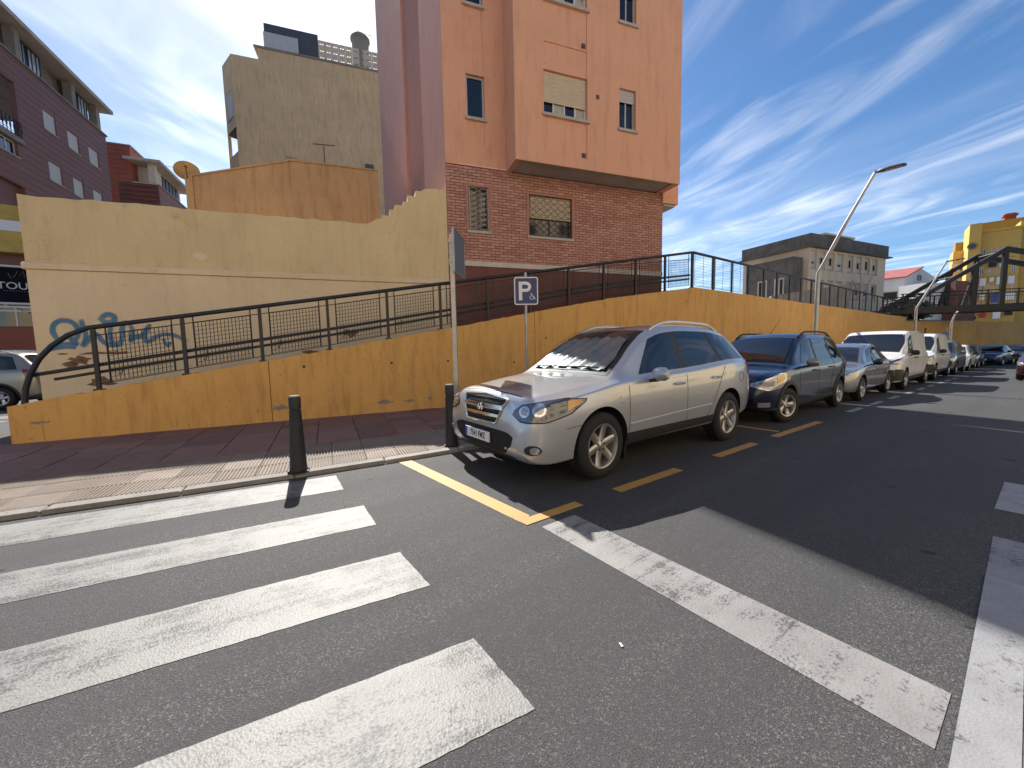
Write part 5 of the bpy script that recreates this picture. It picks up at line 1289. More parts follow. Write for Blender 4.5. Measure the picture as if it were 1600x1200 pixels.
class Body:
    """car shell lofted from cross-sections; local x runs from nose to tail, y sideways, z up"""
    def __init__(s, top, belt, wb, wr, bot, L, nst=70, lev=2):
        s.L = L; s.top, s.belt, s.wb, s.wr, s.bot = (pchip(*zip(*t)) for t in (top, belt, wb, wr, bot)); s.lev = lev
        xs = sorted(set([0.0, L]+[round(L*(0.5-0.5*math.cos(math.pi*i/nst))*.5+L*.5*i/nst, 4) for i in range(nst+1)]))
        rows = [s.section(x) for x in xs]; s.rows = rows; n = len(rows[0])
        full = [[(x, -y, z) for y, z in r]+[(x, y, z) for y, z in r[-2:0:-1]] for x, r in zip(xs, rows)]
        v = [p for r in full for p in r]; m = len(full[0]); f = []
        for i in range(len(full)-1):
            for j in range(m):
                k = (j+1) % m; f.append((i*m+j, (i+1)*m+j, (i+1)*m+k, i*m+k))
        f.append(tuple(range(m))); f.append(tuple((len(full)-1)*m+j for j in range(m-1, -1, -1)))
        s.v, s.f = v, f
        s.bvh = BVHTree.FromPolygons([Vector(p) for p in v], f)
    def section(s, x):
        t, b, wb, wr, bo = s.top(x), s.belt(x), s.wb(x), s.wr(x), s.bot(x); b = min(b, t-.02); te = t-.035*min(1, wr/.6); te = max(te, b+.01)
        h = b-bo; A = np.array
        p = [A([0, bo]), A([wb*.80, bo]), A([wb-.035, bo+.03]), A([wb-.02, bo+h*.10]), A([wb+.005, bo+h*.30]), A([wb+.012, bo+h*.55]), A([wb+.008, bo+h*.80]), A([wb-.012, b-.02*min(1, h)]), A([wb-.045, b+.004]),
             A([wb-.06+(wr-wb+.06)*.45, b+(te-b)*.52]), A([wb-.06+(wr-wb+.06)*.86, b+(te-b)*.90]), A([wr-.03, te+.004]), A([wr*.8, te+.016]), A([wr*.45, t-.004]), A([0, t])]
        q = chaikin(p, s.lev); return [tuple(a) for a in q]
    def hit(s, o, d):
        r = s.bvh.ray_cast(Vector(o), Vector(d).normalized(), 20); return r[0], r[1]
    def patch(s, lower, upper, mode='side', n=10, m=5, eps=.004, sgn=-1, skirt=.012, d=None):
        """grid sheet lying on the shell between two curves; side: (x,z), front/rear: (y,z), top: (x,y), corner: oblique front (h,z)"""
        def samp(c, k):
            c = [np.array(p, float) for p in c]; ls = [0]
            for a, b in zip(c, c[1:]): ls.append(ls[-1]+np.linalg.norm(b-a))
            out = []
            for i in range(k):
                q = ls[-1]*i/(k-1); j = min(max(int(np.searchsorted(ls, q, 'right'))-1, 0), len(c)-2); t = (q-ls[j])/max(ls[j+1]-ls[j], 1e-9); out.append(c[j]*(1-t)+c[j+1]*t)
            return out
        lo, up = samp(lower, n), samp(upper, n); rows, nr = [], []
        for j in range(m):
            r, rn = [], []
            for a, b in zip(lo, up):
                p = a+(b-a)*j/(m-1)
                if mode == 'side': o, dr = (p[0], sgn*3, p[1]), (0, -sgn, 0)
                elif mode == 'front': o, dr = (-3, p[0], p[1]), (1, 0, 0)
                elif mode == 'rear': o, dr = (s.L+3, p[0], p[1]), (-1, 0, 0)
                elif mode == 'top': o, dr = (p[0], p[1], 4), (0, 0, -1)
                else:
                    dv = np.array([d[0], -sgn*d[1], 0.0]); dv /= np.linalg.norm(dv); ax = np.array([dv[1], -dv[0], 0])*(-sgn)
                    base = np.array([0.3, sgn*.75, 0]); oo = base-dv*3+ax*p[0]; o, dr = (oo[0], oo[1], p[1]), tuple(dv)
                h, nn = s.hit(o, dr)
                if h is None: h, nn = (rows and Vector(rows[-1][len(r)])) or (r and Vector(r[-1])) or Vector((p[0], sgn*.8, p[1])), Vector((0, sgn, 0))
                if nn.dot(Vector(dr)) > 0: nn = -nn
                r.append(np.array(h+nn*eps)); rn.append(np.array(nn))
            rows.append(r); nr.append(rn)
        mb = MB(); mb.grid(rows)
        a_, b_ = rows[m//2][n//2]-rows[m//2-1 if m > 2 else 0][n//2], rows[m//2][n//2]-rows[m//2][n//2-1]
        if m > 2 and np.cross(b_, a_)@nr[m//2][n//2] < 0: mb.f = [t[::-1] for t in mb.f]
        if skirt:
            rim = [(0, i) for i in range(n)]+[(j, n-1) for j in range(1, m)]+[(m-1, i) for i in range(n-2, -1, -1)]+[(j, 0) for j in range(m-2, 0, -1)]
            top = [rows[j][i] for j, i in rim]; bt = [rows[j][i]-nr[j][i]*skirt for j, i in rim]; k = len(rim)
            mb.add(top+bt, [(i, k+i, k+(i+1) % k, (i+1) % k) for i in range(k)])
        return mb
def cutter(x, r, y0, y1, z, seg=40):
    mb = MB().lathe([(r, y0), (r, y1)], seg, axis='y', c=(x, 0, z), cap=True); return mb
def wheel(parent, x, y, R, rimr, w, style, side, steer=0.0, lod=0):
    """side -1 faces the viewer's side (negative y)"""
    T = part_empty('wheel', parent, (x, y, R), (0, 0, (0 if side < 0 else math.pi)+steer))
    sg = 40 if lod == 0 else 20; h = w/2
    prof = [(rimr-.012, -h+.02), (rimr, -h+.005), (rimr+.015, -h), (R-.06, -h-.006), (R-.03, -h+.008), (R-.006, -h+.035), (R, -h+.06), (R, -.008), (R-.007, -.005), (R-.007, .005), (R, .008), (R, h-.06), (R-.006, h-.035), (R-.05, h), (rimr, h), (rimr-.012, h-.02)]
    ty = MB().lathe(prof, sg, axis='y'); put('tyre', ty, 'tyre', parent=T, local=True, fix=True)
    if lod == 0:
        tr = MB(); nb = 52
        for i in range(nb):
            a0 = 2*math.pi*i/nb; a1 = a0+2*math.pi/nb*.62
            for yy0, yy1 in ((-h+.028, -h+.075), (-.055, -.012), (.012, .055)):
                c = [(R*math.sin(a)*k, yv, R*math.cos(a)*k) for k, yv in ((.985, yy0), (.985, yy1)) for a in (a0, a1)]
                c2 = [(p[0]*1.019, p[1], p[2]*1.019) for p in c]; tr.hexa([c[0], c[1], c[3], c[2], c2[0], c2[1], c2[3], c2[2]])
        put('tread', tr, 'tyre', parent=T, local=True, fix=True)
    rim = MB().lathe([(rimr, -h+.012), (rimr-.004, -h+.002), (rimr-.022, -h+.006), (rimr-.028, -h+.03), (rimr-.045, -h+.10), (rimr-.05, h-.03)], sg, axis='y')
    put('rim', rim, 'alloy', parent=T, local=True)
    put('brake_disc', MB().lathe([(0.0, -h+.115), (rimr*.70, -h+.115), (rimr*.70, -h+.135), (0, -h+.135)], 24, axis='y').lathe([(0, -h+.10), (rimr*.96, -h+.165), (rimr*.96, -h+.17)], 20, axis='y'), 'alloy_dark', parent=T, local=True, fix=True)
    n, wi, wo = style; 
    for i in range(n):
        a = 2*math.pi*i/n+.26; ca, sa = math.cos(a), math.sin(a)
        def pt(r, t, yv): return (r*sa+t*ca, yv, r*ca-t*sa)
        r0, r1 = .035, rimr-.018; mb = MB(); rows = []
        for f in (0, .3, .65, 1.0):
            r = r0+(r1-r0)*f; ww = (wi*(1-f)+wo*f); yo = -h+.055-.030*f if f < 1 else -h+.020
            yo = -h+.035+.02*math.sin(f*3.0)*.5-.015*f
            rows.append([pt(r, -ww, yo+.03), pt(r, -ww, yo+.008), pt(r, -ww*.7, yo), pt(r, ww*.7, yo), pt(r, ww, yo+.008), pt(r, ww, yo+.03)])
        mb.grid(rows); put('spoke', mb, 'alloy', parent=T, local=True, fix=True)
    put('hub', MB().lathe([(0, -h+.022), (.028, -h+.022), (.036, -h+.03), (.062, -h+.036), (.068, -h+.06), (.068, -h+.10)], 20, axis='y'), 'alloy', parent=T, local=True, fix=True)
    if lod == 0:
        nut = MB()
        for i in range(5): a = 2*math.pi*i/5; nut.lathe([(0, -h+.028), (.011, -h+.028), (.011, -h+.05)], 6, axis='y', c=(.05*math.sin(a), 0, .05*math.cos(a)))
        put('wheel_nut', nut, 'alloy_dark', parent=T, local=True, fix=True)
    return T
def mesh_boolean(body, cuts, dark):
    """cuts the wheel housings out of the shell"""
    me = bpy.data.meshes.new('body'); me.from_pydata(body.v, [], body.f)
    b = bmesh.new(); b.from_mesh(me); bmesh.ops.recalc_face_normals(b, faces=b.faces); b.to_mesh(me); b.free()
    o = bpy.data.objects.new('body', me); COL.objects.link(o); me.materials.append(MAT['car_plastic']); tmp = []
    for c in cuts:
        cm = c.mesh('cut'); b = bmesh.new(); b.from_mesh(cm); bmesh.ops.recalc_face_normals(b, faces=b.faces); b.to_mesh(cm); b.free()
        co = bpy.data.objects.new('cut', cm); COL.objects.link(co); cm.materials.append(MAT[dark]); tmp.append(co)
        md = o.modifiers.new('cut', 'BOOLEAN'); md.operation = 'DIFFERENCE'; md.object = co; md.solver = 'EXACT'
        try: md.material_mode = 'TRANSFER'
        except Exception: pass
    bpy.context.view_layer.update()
    dg = bpy.context.evaluated_depsgraph_get(); r = bpy.data.meshes.new_from_object(o.evaluated_get(dg))
    for c in tmp: bpy.data.objects.remove(c)
    bpy.data.objects.remove(o); return r
def car(name, label, cat, spec, loc, rz, paint, group=None, lod=0, steer=0.0):
    S = spec; L, Wd, H = S['L'], S['W'], S['H']; B = Body(S['top'], S['belt'], S['wb'], S['wr'], S['bot'], L, 70 if lod == 0 else 40, 2)
    T = thing(name, label, cat, loc, rz, group); fa, ra, R = S['fa'], S['ra'], S['R']; hw = Wd/2
    ar = R+.055
    cuts = [cutter(x, ar, y0, y1, R+.01, 40 if lod == 0 else 24) for x in (fa, ra) for y0, y1 in ((-hw-.2, -hw+.34), (hw-.34, hw+.2))]
    me = mesh_boolean(B, cuts, 'car_plastic'); me.name = 'body'
    pm = MAT[paint]
    idx = [i for i, m in enumerate(me.materials)]
    mats = [m for m in me.materials]
    # first slot is the shell, the cut faces keep the dark lining
    me.materials[0] = pm
    if len(me.materials) < 2: me.materials.append(MAT['car_plastic'])
    for p in me.polygons:                              # lining = faces inside the housings
        c = p.center; inside = abs(p.normal.y) < .35 and any(abs(math.hypot(c.x-x, c.z-(R+.01))-ar) < .012 and abs(c.y) > hw-.36 for x in (fa, ra)) or (abs(abs(c.y)-(hw-.34)) < .004 and any(math.hypot(c.x-x, c.z-R-.01) < ar for x in (fa, ra)))
        p.material_index = 1 if inside else 0
        p.use_smooth = not inside
    me.materials[1] = MAT['car_plastic']
    me.set_sharp_from_angle(angle=RAD(32))
    bo = bpy.data.objects.new('body', me); COL.objects.link(bo); bo.parent = T
    P = lambda n_, mb, m, par=T: put(n_, mb, m, parent=par, local=True)
    for sg in (-1, 1):
        for i, w in enumerate(S['glass']):
            (x0, x1), (u0, u1) = w[:2]
            lowz = lambda x: B.belt(x)+.035; 
            def upz(x): return B.top(x)-S.get('gtop', .13)
            lo = [(x, lowz(x)) for x in np.linspace(x0, x1, 6)]; up = [(x, max(upz(x), lowz(x)+.02)) for x in np.linspace(u0, u1, 6)]
            P('side_window', B.patch(lo, up, 'side', 14 if lod == 0 else 7, 8 if lod == 0 else 4, .005, sg), 'car_glass')
        if S.get('trim'):                               # window surround, darker pillars between panes
            for xa, xb in S['trim']:
                lo = [(xa[0], B.belt(xa[0])+.035), (xa[1], B.belt(xa[1])+.035)]; up = [(xb[0], B.top(xb[0])-S.get('gtop', .13)), (xb[1], B.top(xb[1])-S.get('gtop', .13))]
                P('pillar_trim', B.patch(lo, up, 'side', 3, 8, .004, sg, .008), 'car_plastic')
        if S.get('clad'):
            z0 = B.bot(L/2); P('sill_trim', B.patch([(fa+ar+.0, z0+.035), (ra-ar-.0, z0+.035)], [(fa+ar+.0, z0+S['clad']), (ra-ar-.0, z0+S['clad'])], 'side', 14, 4, .008, sg), 'car_plastic')
        if S.get('arch'):
            for x in (fa, ra):
                a = np.linspace(math.pi*1.02, -.02*math.pi, 22); r1 = ar+S['arch']
                lo = [(x+(ar-.004)*math.cos(q), R+.01+(ar-.004)*math.sin(q)) for q in a]; up = [(x+r1*math.cos(q), R+.01+r1*math.sin(q)) for q in a]
                P('arch_trim', B.patch(lo, up, 'side', 26, 3, .012, sg, .02), S.get('archm', 'car_plastic'))
        for x0, z0, x1, z1 in S.get('seams', []):
            dx, dz = x1-x0, z1-z0; l = math.hypot(dx, dz); nx, nz = -dz/l*.0045, dx/l*.0045
            P('door_seam', B.patch([(x0-nx, z0-nz), (x1-nx, z1-nz)], [(x0+nx, z0+nz), (x1+nx, z1+nz)], 'side', 12, 2, .0015, sg, 0), 'seam')
        for x, z in S.get('handles', []):
            h, nn = B.hit((x, sg*3, z), (0, -sg, 0)); 
            if h is None: continue
            mb = MB(); c = np.array(h); q = np.array(nn); q = q if q[1]*sg > 0 else -q; rows = []
            for f, w, o in ((-.11, .010, .004), (-.085, .015, .030), (0, .017, .038), (.085, .015, .030), (.11, .010, .004)):
                b = c+np.array([f, 0, 0])+q*o; rows.append([b+np.array([0, 0, w]), b+q*.012+np.array([0, 0, w*.6]), b+q*.012-np.array([0, 0, w*.6]), b-np.array([0, 0, w]), b-q*.008, b+np.array([0, 0, w])])
            mb.grid(rows); P('door_handle', mb, S.get('handlem', paint))
        mx, mz = S['mirror']; h, nn = B.hit((mx, sg*3, mz), (0, -sg, 0))
        if h is not None:
            yb = h.y; ms = MB(); rings = []
            for f, k in ((0, .35), (.12, .8), (.4, 1), (.8, .92), (1, .55)):
                yy = yb+sg*(.03+.20*f); w, hh = .075*k, .085*k; cz = mz+.06
                rings.append([(mx-w*.9*math.cos(a)*(1.15 if math.cos(a) > 0 else .7), yy, cz+hh*math.sin(a)) for a in np.linspace(0, 2*math.pi, 15)])
            ms.grid(rings); ms.add(rings[-1][:-1], [tuple(range(14))]); ms.add(rings[0][:-1], [tuple(range(13, -1, -1))])
            mo = put('mirror', ms, S.get('mirrorm', paint), parent=T, local=True, fix=True)
            put('mirror_arm', MB().box(mx-.04, mx+.05, min(yb-sg*.03, yb+sg*.07), max(yb-sg*.03, yb+sg*.07), mz-.035, mz+.0), 'car_plastic', parent=mo, local=True)
            put('mirror_glass', MB().box(mx+.055, mx+.06, min(yb+sg*.06, yb+sg*.20), max(yb+sg*.06, yb+sg*.20), mz, mz+.12), 'car_glass', parent=mo, local=True)
        if S.get('rails'):
            xa, xb, rw = S['rails']; pth = [(x, sg*(B.wr(x)-.035), B.top(x)-.035+.05*min(1, 6*(x-xa)/(xb-xa), 6*(xb-x)/(xb-xa))) for x in np.linspace(xa, xb, 22)]
            P('roof_rail', MB().tube(pth, .02, 8), rw)
        for lam in S.get('lamps', []):
            P(lam[0], B.patch(lam[2], lam[3], 'corner' if lam[1] == 'corner' else lam[1], 14 if lod == 0 else 7, 7 if lod == 0 else 4, lam[5] if len(lam) > 5 else .006, sg, d=(1, .75)) if lam[1] != 'front' and lam[1] != 'rear' else
              B.patch([(sg*-1*a, b) for a, b in lam[2]] if sg > 0 else lam[2], [(sg*-1*a, b) for a, b in lam[3]] if sg > 0 else lam[3], lam[1], 14 if lod == 0 else 7, 7 if lod == 0 else 4, lam[5] if len(lam) > 5 else .006, sg), lam[4])
    def sym(c): return c
    xw0, xw1 = S['screen']                               # windscreen from cowl to roof
    def wedge(x, inset): return max(B.wr(x)-inset, .1)
    nx = 12 if lod == 0 else 6
    lo = [(x, -wedge(x, .05)) for x in np.linspace(xw0, xw1, nx)]; up = [(x, wedge(x, .05)) for x in np.linspace(xw0, xw1, nx)]
    P('screen_surround', B.patch(lo, up, 'top', nx, 14, .004, -1, .01), 'car_plastic')
    lo = [(x, -wedge(x, .09)) for x in np.linspace(xw0+.04, xw1-.05, nx)]; up = [(x, wedge(x, .09)) for x in np.linspace(xw0+.04, xw1-.05, nx)]
    if S.get('shade'):
        a0, a1 = xw0+.07, xw1-.24; rows = []; ny = 48
        for i in range(14):
            x = a0+(a1-a0)*i/13; w = wedge(x, .13); r = []
            for j in range(ny+1):
                f = j/ny; y = -w+2*w*f; h, nn = B.hit((x, y, 4), (0, 0, -1)); fold = abs((f*5.5+.10*i) % 1-.5)*2
                r.append((x, y, h.z+.006+.030*fold+.003*math.sin(j*1.7+i*2.1)))
            rows.append(r)
        P('sunshade', MB().grid(rows), 'sunshade')
        P('windscreen', B.patch(lo, up, 'top', nx, 14, .056, -1, .0), 'windscreen_glass')
    else: P('windscreen', B.patch(lo, up, 'top', nx, 14, .009, -1, .008), 'car_glass')
    if S.get('rear_screen'):
        a, b = S['rear_screen']; P('rear_window', B.patch([(x, -wedge(x, .10)) for x in np.linspace(a, b, 8)], [(x, wedge(x, .10)) for x in np.linspace(a, b, 8)], 'top', 8, 10, .006, -1, .008), 'car_glass')
    for it in S.get('front', []): P(it[0], B.patch(it[1], it[2], 'front', it[5] if len(it) > 5 else 16, 8, it[4] if len(it) > 4 else .006, -1), it[3])
    for it in S.get('rear', []): P(it[0], B.patch(it[1], it[2], 'rear', 16, 8, it[4] if len(it) > 4 else .006, -1), it[3])
    for sg in (-1, 1):
        for x, st in ((fa, steer), (ra, 0)):
            wheel(T, x, sg*(hw-S['tw']/2-.012), R, S['rim'], S['tw'], S['spokes'], sg, st, lod)
    # underside shadow box
    P('floor_pan', MB().box(fa-.3, ra+.3, -hw+.36, hw-.36, R*.62, B.bot(L/2)+.05), 'car_plastic')
    T['body_ref'] = 0; del T['body_ref']
    return T, B
def glyphs(s, size, ext, m, parent, loc, rot, name, xs=1.0):
    cu = bpy.data.curves.new(name, 'FONT'); cu.body = s; cu.size = size; cu.extrude = ext; cu.align_x = 'CENTER'; cu.align_y = 'CENTER'; cu.offset = size*.012
    t = bpy.data.objects.new(name, cu); COL.objects.link(t)
    dg = bpy.context.evaluated_depsgraph_get(); me = bpy.data.meshes.new_from_object(t.evaluated_get(dg)); bpy.data.objects.remove(t)
    for v in me.vertices: v.co.x *= xs
    o = bpy.data.objects.new(name, me); COL.objects.link(o); me.materials.append(MAT[m]); o.parent = parent; o.location = loc; o.rotation_euler = rot; return o
def plate(T, x, y, z, w=.52, h=.11, text=None, tilt=0.0):
    p = part_empty('licence_plate', T, (x, y, z), (0, tilt, 0))
    put('plate_blank', MB().box(-.012, 0, -w/2, w/2, -h/2, h/2), 'plate_white', parent=p, local=True)
    put('country_band', MB().box(-.0135, -.0122, w/2-.045, w/2-.002, -h/2+.002, h/2-.002), 'plate_blue', parent=p, local=True)
    if text: glyphs(text, h*.86, .0008, 'plate_ink', p, (-.0135, -.02, -.002), (math.pi/2, 0, -math.pi/2), 'plate_characters', .82)
    else: put('plate_characters', MB().box(-.0135, -.0122, -w/2+.05, w/2-.07, -h*.28, h*.28), 'letter_dim', parent=p, local=True)
    return p
def lerp_spec(base, **kw): d = dict(base); d.update(kw); return d
SUV = dict(L=4.675, W=1.89, H=1.73, fa=.945, ra=3.645, R=.362, rim=.245, tw=.235, spokes=(6, .044, .040), clad=.17,
    top=[(0, .64), (.02, .76), (.05, .86), (.10, .935), (.20, .972), (.45, 1.005), (.85, 1.06), (1.18, 1.105), (1.35, 1.20), (1.75, 1.47), (2.08, 1.635), (2.35, 1.695), (2.8, 1.725), (3.4, 1.715), (3.95, 1.655), (4.25, 1.575), (4.42, 1.40), (4.56, 1.10), (4.63, .95), (4.66, .75), (4.675, .60)],
    belt=[(0, .54), (.02, .62), (.06, .74), (.12, .82), (.22, .86), (.45, .905), (.85, .965), (1.18, 1.02), (1.6, 1.05), (2.8, 1.10), (3.9, 1.17), (4.3, 1.17), (4.5, 1.0), (4.63, .85), (4.675, .55)],
    wb=[(0, .68), (.03, .765), (.08, .825), (.16, .868), (.30, .90), (.6, .928), (.95, .94), (1.4, .925), (2.4, .92), (3.2, .93), (3.7, .94), (4.1, .915), (4.4, .86), (4.58, .78), (4.675, .66)],
    wr=[(0, .50), (.03, .56), (.10, .64), (.25, .70), (.6, .755), (1.0, .78), (1.18, .785), (1.4, .765), (1.75, .695), (2.08, .645), (2.5, .635), (3.2, .63), (3.95, .595), (4.25, .565), (4.45, .60), (4.6, .66), (4.675, .56)],
    bot=[(0, .40), (.03, .34), (.10, .27), (.3, .24), (.7, .26), (1.3, .27), (3.2, .28), (3.9, .31), (4.4, .34), (4.6, .40), (4.675, .46)],
    glass=[((1.62, 2.50), (2.02, 2.47)), ((2.60, 3.46), (2.57, 3.30)), ((3.53, 4.20), (3.40, 3.98))], gtop=.115,
    trim=[((2.50, 2.60), (2.47, 2.57)), ((3.46, 3.53), (3.30, 3.40))],
    seams=[(1.38, .40, 1.38, .98), (2.555, .42, 2.555, 1.10), (3.42, .98, 3.52, 1.12), (1.42, .42, 3.05, .42), (3.05, .42, 3.25, .70), (3.25, .70, 3.42, .98)],
    handles=[(2.36, .935), (3.26, .965)], mirror=(1.80, 1.03), handlem='chrome', screen=(1.20, 2.08), shade=True, rear_screen=(4.22, 4.42), rails=(2.15, 3.95, 'paint_silver'), arch=0.0,
    lamps=[('tail_light', 'side', [(4.32, .95), (4.52, .98)], [(4.24, 1.18), (4.42, 1.16)], 'lens_red')],
    front=[('lower_grille', [(-.56, .44), (-.42, .335), (.42, .335), (.56, .44)], [(-.60, .535), (-.5, .575), (.5, .575), (.60, .535)], 'seam', .004),
           ('bumper_lip', [(-.52, .285), (.52, .285)], [(-.56, .325), (.56, .325)], 'car_plastic', .012)])
def build_suv():
    loc = W(2.15, 3.655, 0)
    T, B = car('parked_suv', 'silver sport utility car with a sunshade in its windscreen, nearest in the row', 'car', SUV, loc, math.atan2(ES[1], ES[0]), 'paint_silver', group='cars parked along the kerb', steer=RAD(2))
    P = lambda n_, mb, m, par=T: put(n_, mb, m, parent=par, local=True)
    # grille: dark trapezoid, two chrome bars, emblem
    g = P('grille', B.patch([(-.30, .645), (.30, .645)], [(-.42, .885), (.42, .885)], 'front', 18, 10, .005), 'seam')
    rim = [(-.30, .635), (.30, .635), (.435, .89), (.0, .912), (-.435, .89), (-.30, .635)]
    def front_path(pts, n=10, e=.012):
        out = []
        for a, b in zip(pts, pts[1:]):
            for i in range(n):
                y, z = a[0]+(b[0]-a[0])*i/n, a[1]+(b[1]-a[1])*i/n; h, nn = B.hit((-3, y, z), (1, 0, 0))
                if h is None: continue
                if nn.x > 0: nn = -nn
                out.append(np.array(h+nn*e))
        return out
    P('grille_rim', MB().tube(front_path(rim), .011, 6, closed=True), 'chrome', g)
    for z, w, hgt in ((.80, .39, .020), (.715, .34, .014)):
        P('grille_bar', B.patch([(-w, z-hgt), (-.1, z-hgt-.008), (0, z-hgt-.02 if hgt > .015 else z-hgt), (.1, z-hgt-.008), (w, z-hgt)], [(-w, z+hgt), (w, z+hgt)], 'front', 20, 4, .022, -1, .02), 'chrome', g)
    for z in (.678, .755, .845):
        P('grille_slat', B.patch([(-.31, z-.006), (.31, z-.006)], [(-.31, z+.006), (.31, z+.006)], 'front', 16, 3, .010, -1, .006), 'car_plastic', g)
    h, nn = B.hit((-3, 0, .785), (1, 0, 0)); c = np.array(h)-np.array([.040, 0, 0])
    em = MB().tube([(c[0], c[1]+.062*math.cos(a), c[2]+.034*math.sin(a)) for a in np.linspace(0, 2*math.pi, 29)[:-1]], .006, 6, closed=True)
    for s in (-1, 1): em.tube([(c[0], c[1]-s*.024-.012, c[2]-.026), (c[0], c[1]-s*.024+.012, c[2]+.026)], .006, 6)
    em.tube([(c[0], c[1]+.024, c[2]+.006), (c[0], c[1]-.024, c[2]-.006)], .005, 6)
    P('emblem', em, 'chrome', g); P('emblem_back', MB().lathe([(0, 0), (.045, 0), (.045, .02), (0, .02)], 16, axis='x', c=(c[0]+.006, c[1], c[2])), 'car_plastic', g)
    # headlights: dark housing wrapped round the corner, lenses inside, amber end
    for sg in (-1, 1):
        q = lambda lo, up, m, e, nm, par=T, n=20: P(nm, B.patch(lo, up, 'corner', n, 9, e, sg, d=(1, .75)), m, par)
        hl = q([(-.30, .765), (-.20, .705), (.05, .705), (.24, .765), (.36, .865)], [(-.28, .80), (-.20, .852), (.0, .885), (.20, .905), (.37, .895)], 'lens_dark', .010, 'headlight')
        q([(-.31, .758), (-.205, .694), (.055, .694), (.25, .755), (.375, .865)], [(-.29, .80), (-.205, .860), (.0, .894), (.20, .914), (.385, .900)], 'seam', .006, 'lamp_gasket', hl)
        for cx, r in ((-.165, .058), (-.02, .062)):
            k = [(cx+r*math.cos(a), .795+.02*(cx+.165)/.145+r*.92*math.sin(a)) for a in np.linspace(math.pi, 2*math.pi, 12)]; k2 = [(cx+r*math.cos(a), .795+.02*(cx+.165)/.145+r*.92*math.sin(a)) for a in np.linspace(math.pi, 0, 12)]
            q(k, k2, 'chrome', .014, 'reflector', hl, 14)
            r2 = r*.6; k = [(cx+r2*math.cos(a), .795+.02*(cx+.165)/.145+r2*.92*math.sin(a)) for a in np.linspace(math.pi, 2*math.pi, 12)]; k2 = [(cx+r2*math.cos(a), .795+.02*(cx+.165)/.145+r2*.92*math.sin(a)) for a in np.linspace(math.pi, 0, 12)]
            q(k, k2, 'lens', .022, 'lamp_lens', hl, 12)
        q([(.07, .765), (.20, .80)], [(.07, .86), (.20, .885)], 'lens_dark', .014, 'inner_lens', hl, 10); q([(.215, .79), (.33, .862)], [(.215, .888), (.335, .890)], 'lens_amber', .014, 'indicator', hl, 10)
        fg = [(-.08+.085*math.cos(a), .43+.045*math.sin(a)) for a in np.linspace(math.pi, 2*math.pi, 12)], [(-.08+.085*math.cos(a), .43+.055*math.sin(a)) for a in np.linspace(math.pi, 0, 12)]
        f = q(*fg, 'car_plastic', .006, 'fog_light', T, 14)
        fr = [(-.08+.092*math.cos(a), .43+(.052 if a > math.pi else .062)*math.sin(a)) for a in np.linspace(0, 2*math.pi, 25)[:-1]]
        k = [(-.06+.045*math.cos(a), .435+.036*math.sin(a)) for a in np.linspace(math.pi, 2*math.pi, 12)], [(-.06+.045*math.cos(a), .435+.036*math.sin(a)) for a in np.linspace(math.pi, 0, 12)]
        q(*k, 'lens', .016, 'lamp_lens', f, 12)
        # bumper seam and wing crease
        P('bumper_seam', B.patch([(.42, .612), (.62, .632)], [(.42, .618), (.62, .638)], 'side', 8, 2, .0015, sg, 0), 'seam')
        P('wing_badge', B.patch([(1.20, .80), (1.28, .80)], [(1.20, .812), (1.28, .812)], 'side', 4, 3, .006, sg), 'chrome')
        P('side_repeater', B.patch([(1.22, .855), (1.26, .855)], [(1.22, .875), (1.26, .875)], 'side', 4, 3, .008, sg), 'lens')
        P('body_moulding', B.patch([(1.40, .520), (3.18, .575)], [(1.40, .548), (3.18, .608)], 'side', 22, 3, .010, sg, .010), 'paint_silver')
        P('wiper', MB().tube([np.array(B.hit((1.24+.03*abs(f), sg*-.05+sg*.62*f, 4), (0, 0, -1))[0])+np.array([0, 0, .045]) for f in np.linspace(0, 1, 8)], .009, 5), 'car_plastic')
    P('bonnet_seam', B.patch([(.135, -.58), (.135, .58)], [(.147, -.58), (.147, .58)], 'top', 18, 2, .0018, -1, 0), 'seam')
    h, nn = B.hit((-3, .03, .485), (1, 0, 0)); plate(T, h.x-.02, .06, .475, text='7541 FMZ', tilt=0.0)
    put('plate_holder', MB().box(h.x-.016, h.x+.05, -.22, .34, .41, .54), 'car_plastic', parent=T, local=True)
    for sg in (-1, 1): put('mud_flap', MB().box(1.36, 1.375, sg*.78-.1, sg*.78+.1, .13, .34), 'car_plastic', parent=T, local=True)
    P('fuel_flap', MB().tube([np.array(B.hit((4.02+.075*math.cos(a), -3, .93+.075*math.sin(a)), (0, 1, 0))[0])+np.array([0, -.001, 0]) for a in np.linspace(0, 2*math.pi, 25)[:-1]], .003, 4, closed=True), 'seam')
build_suv()

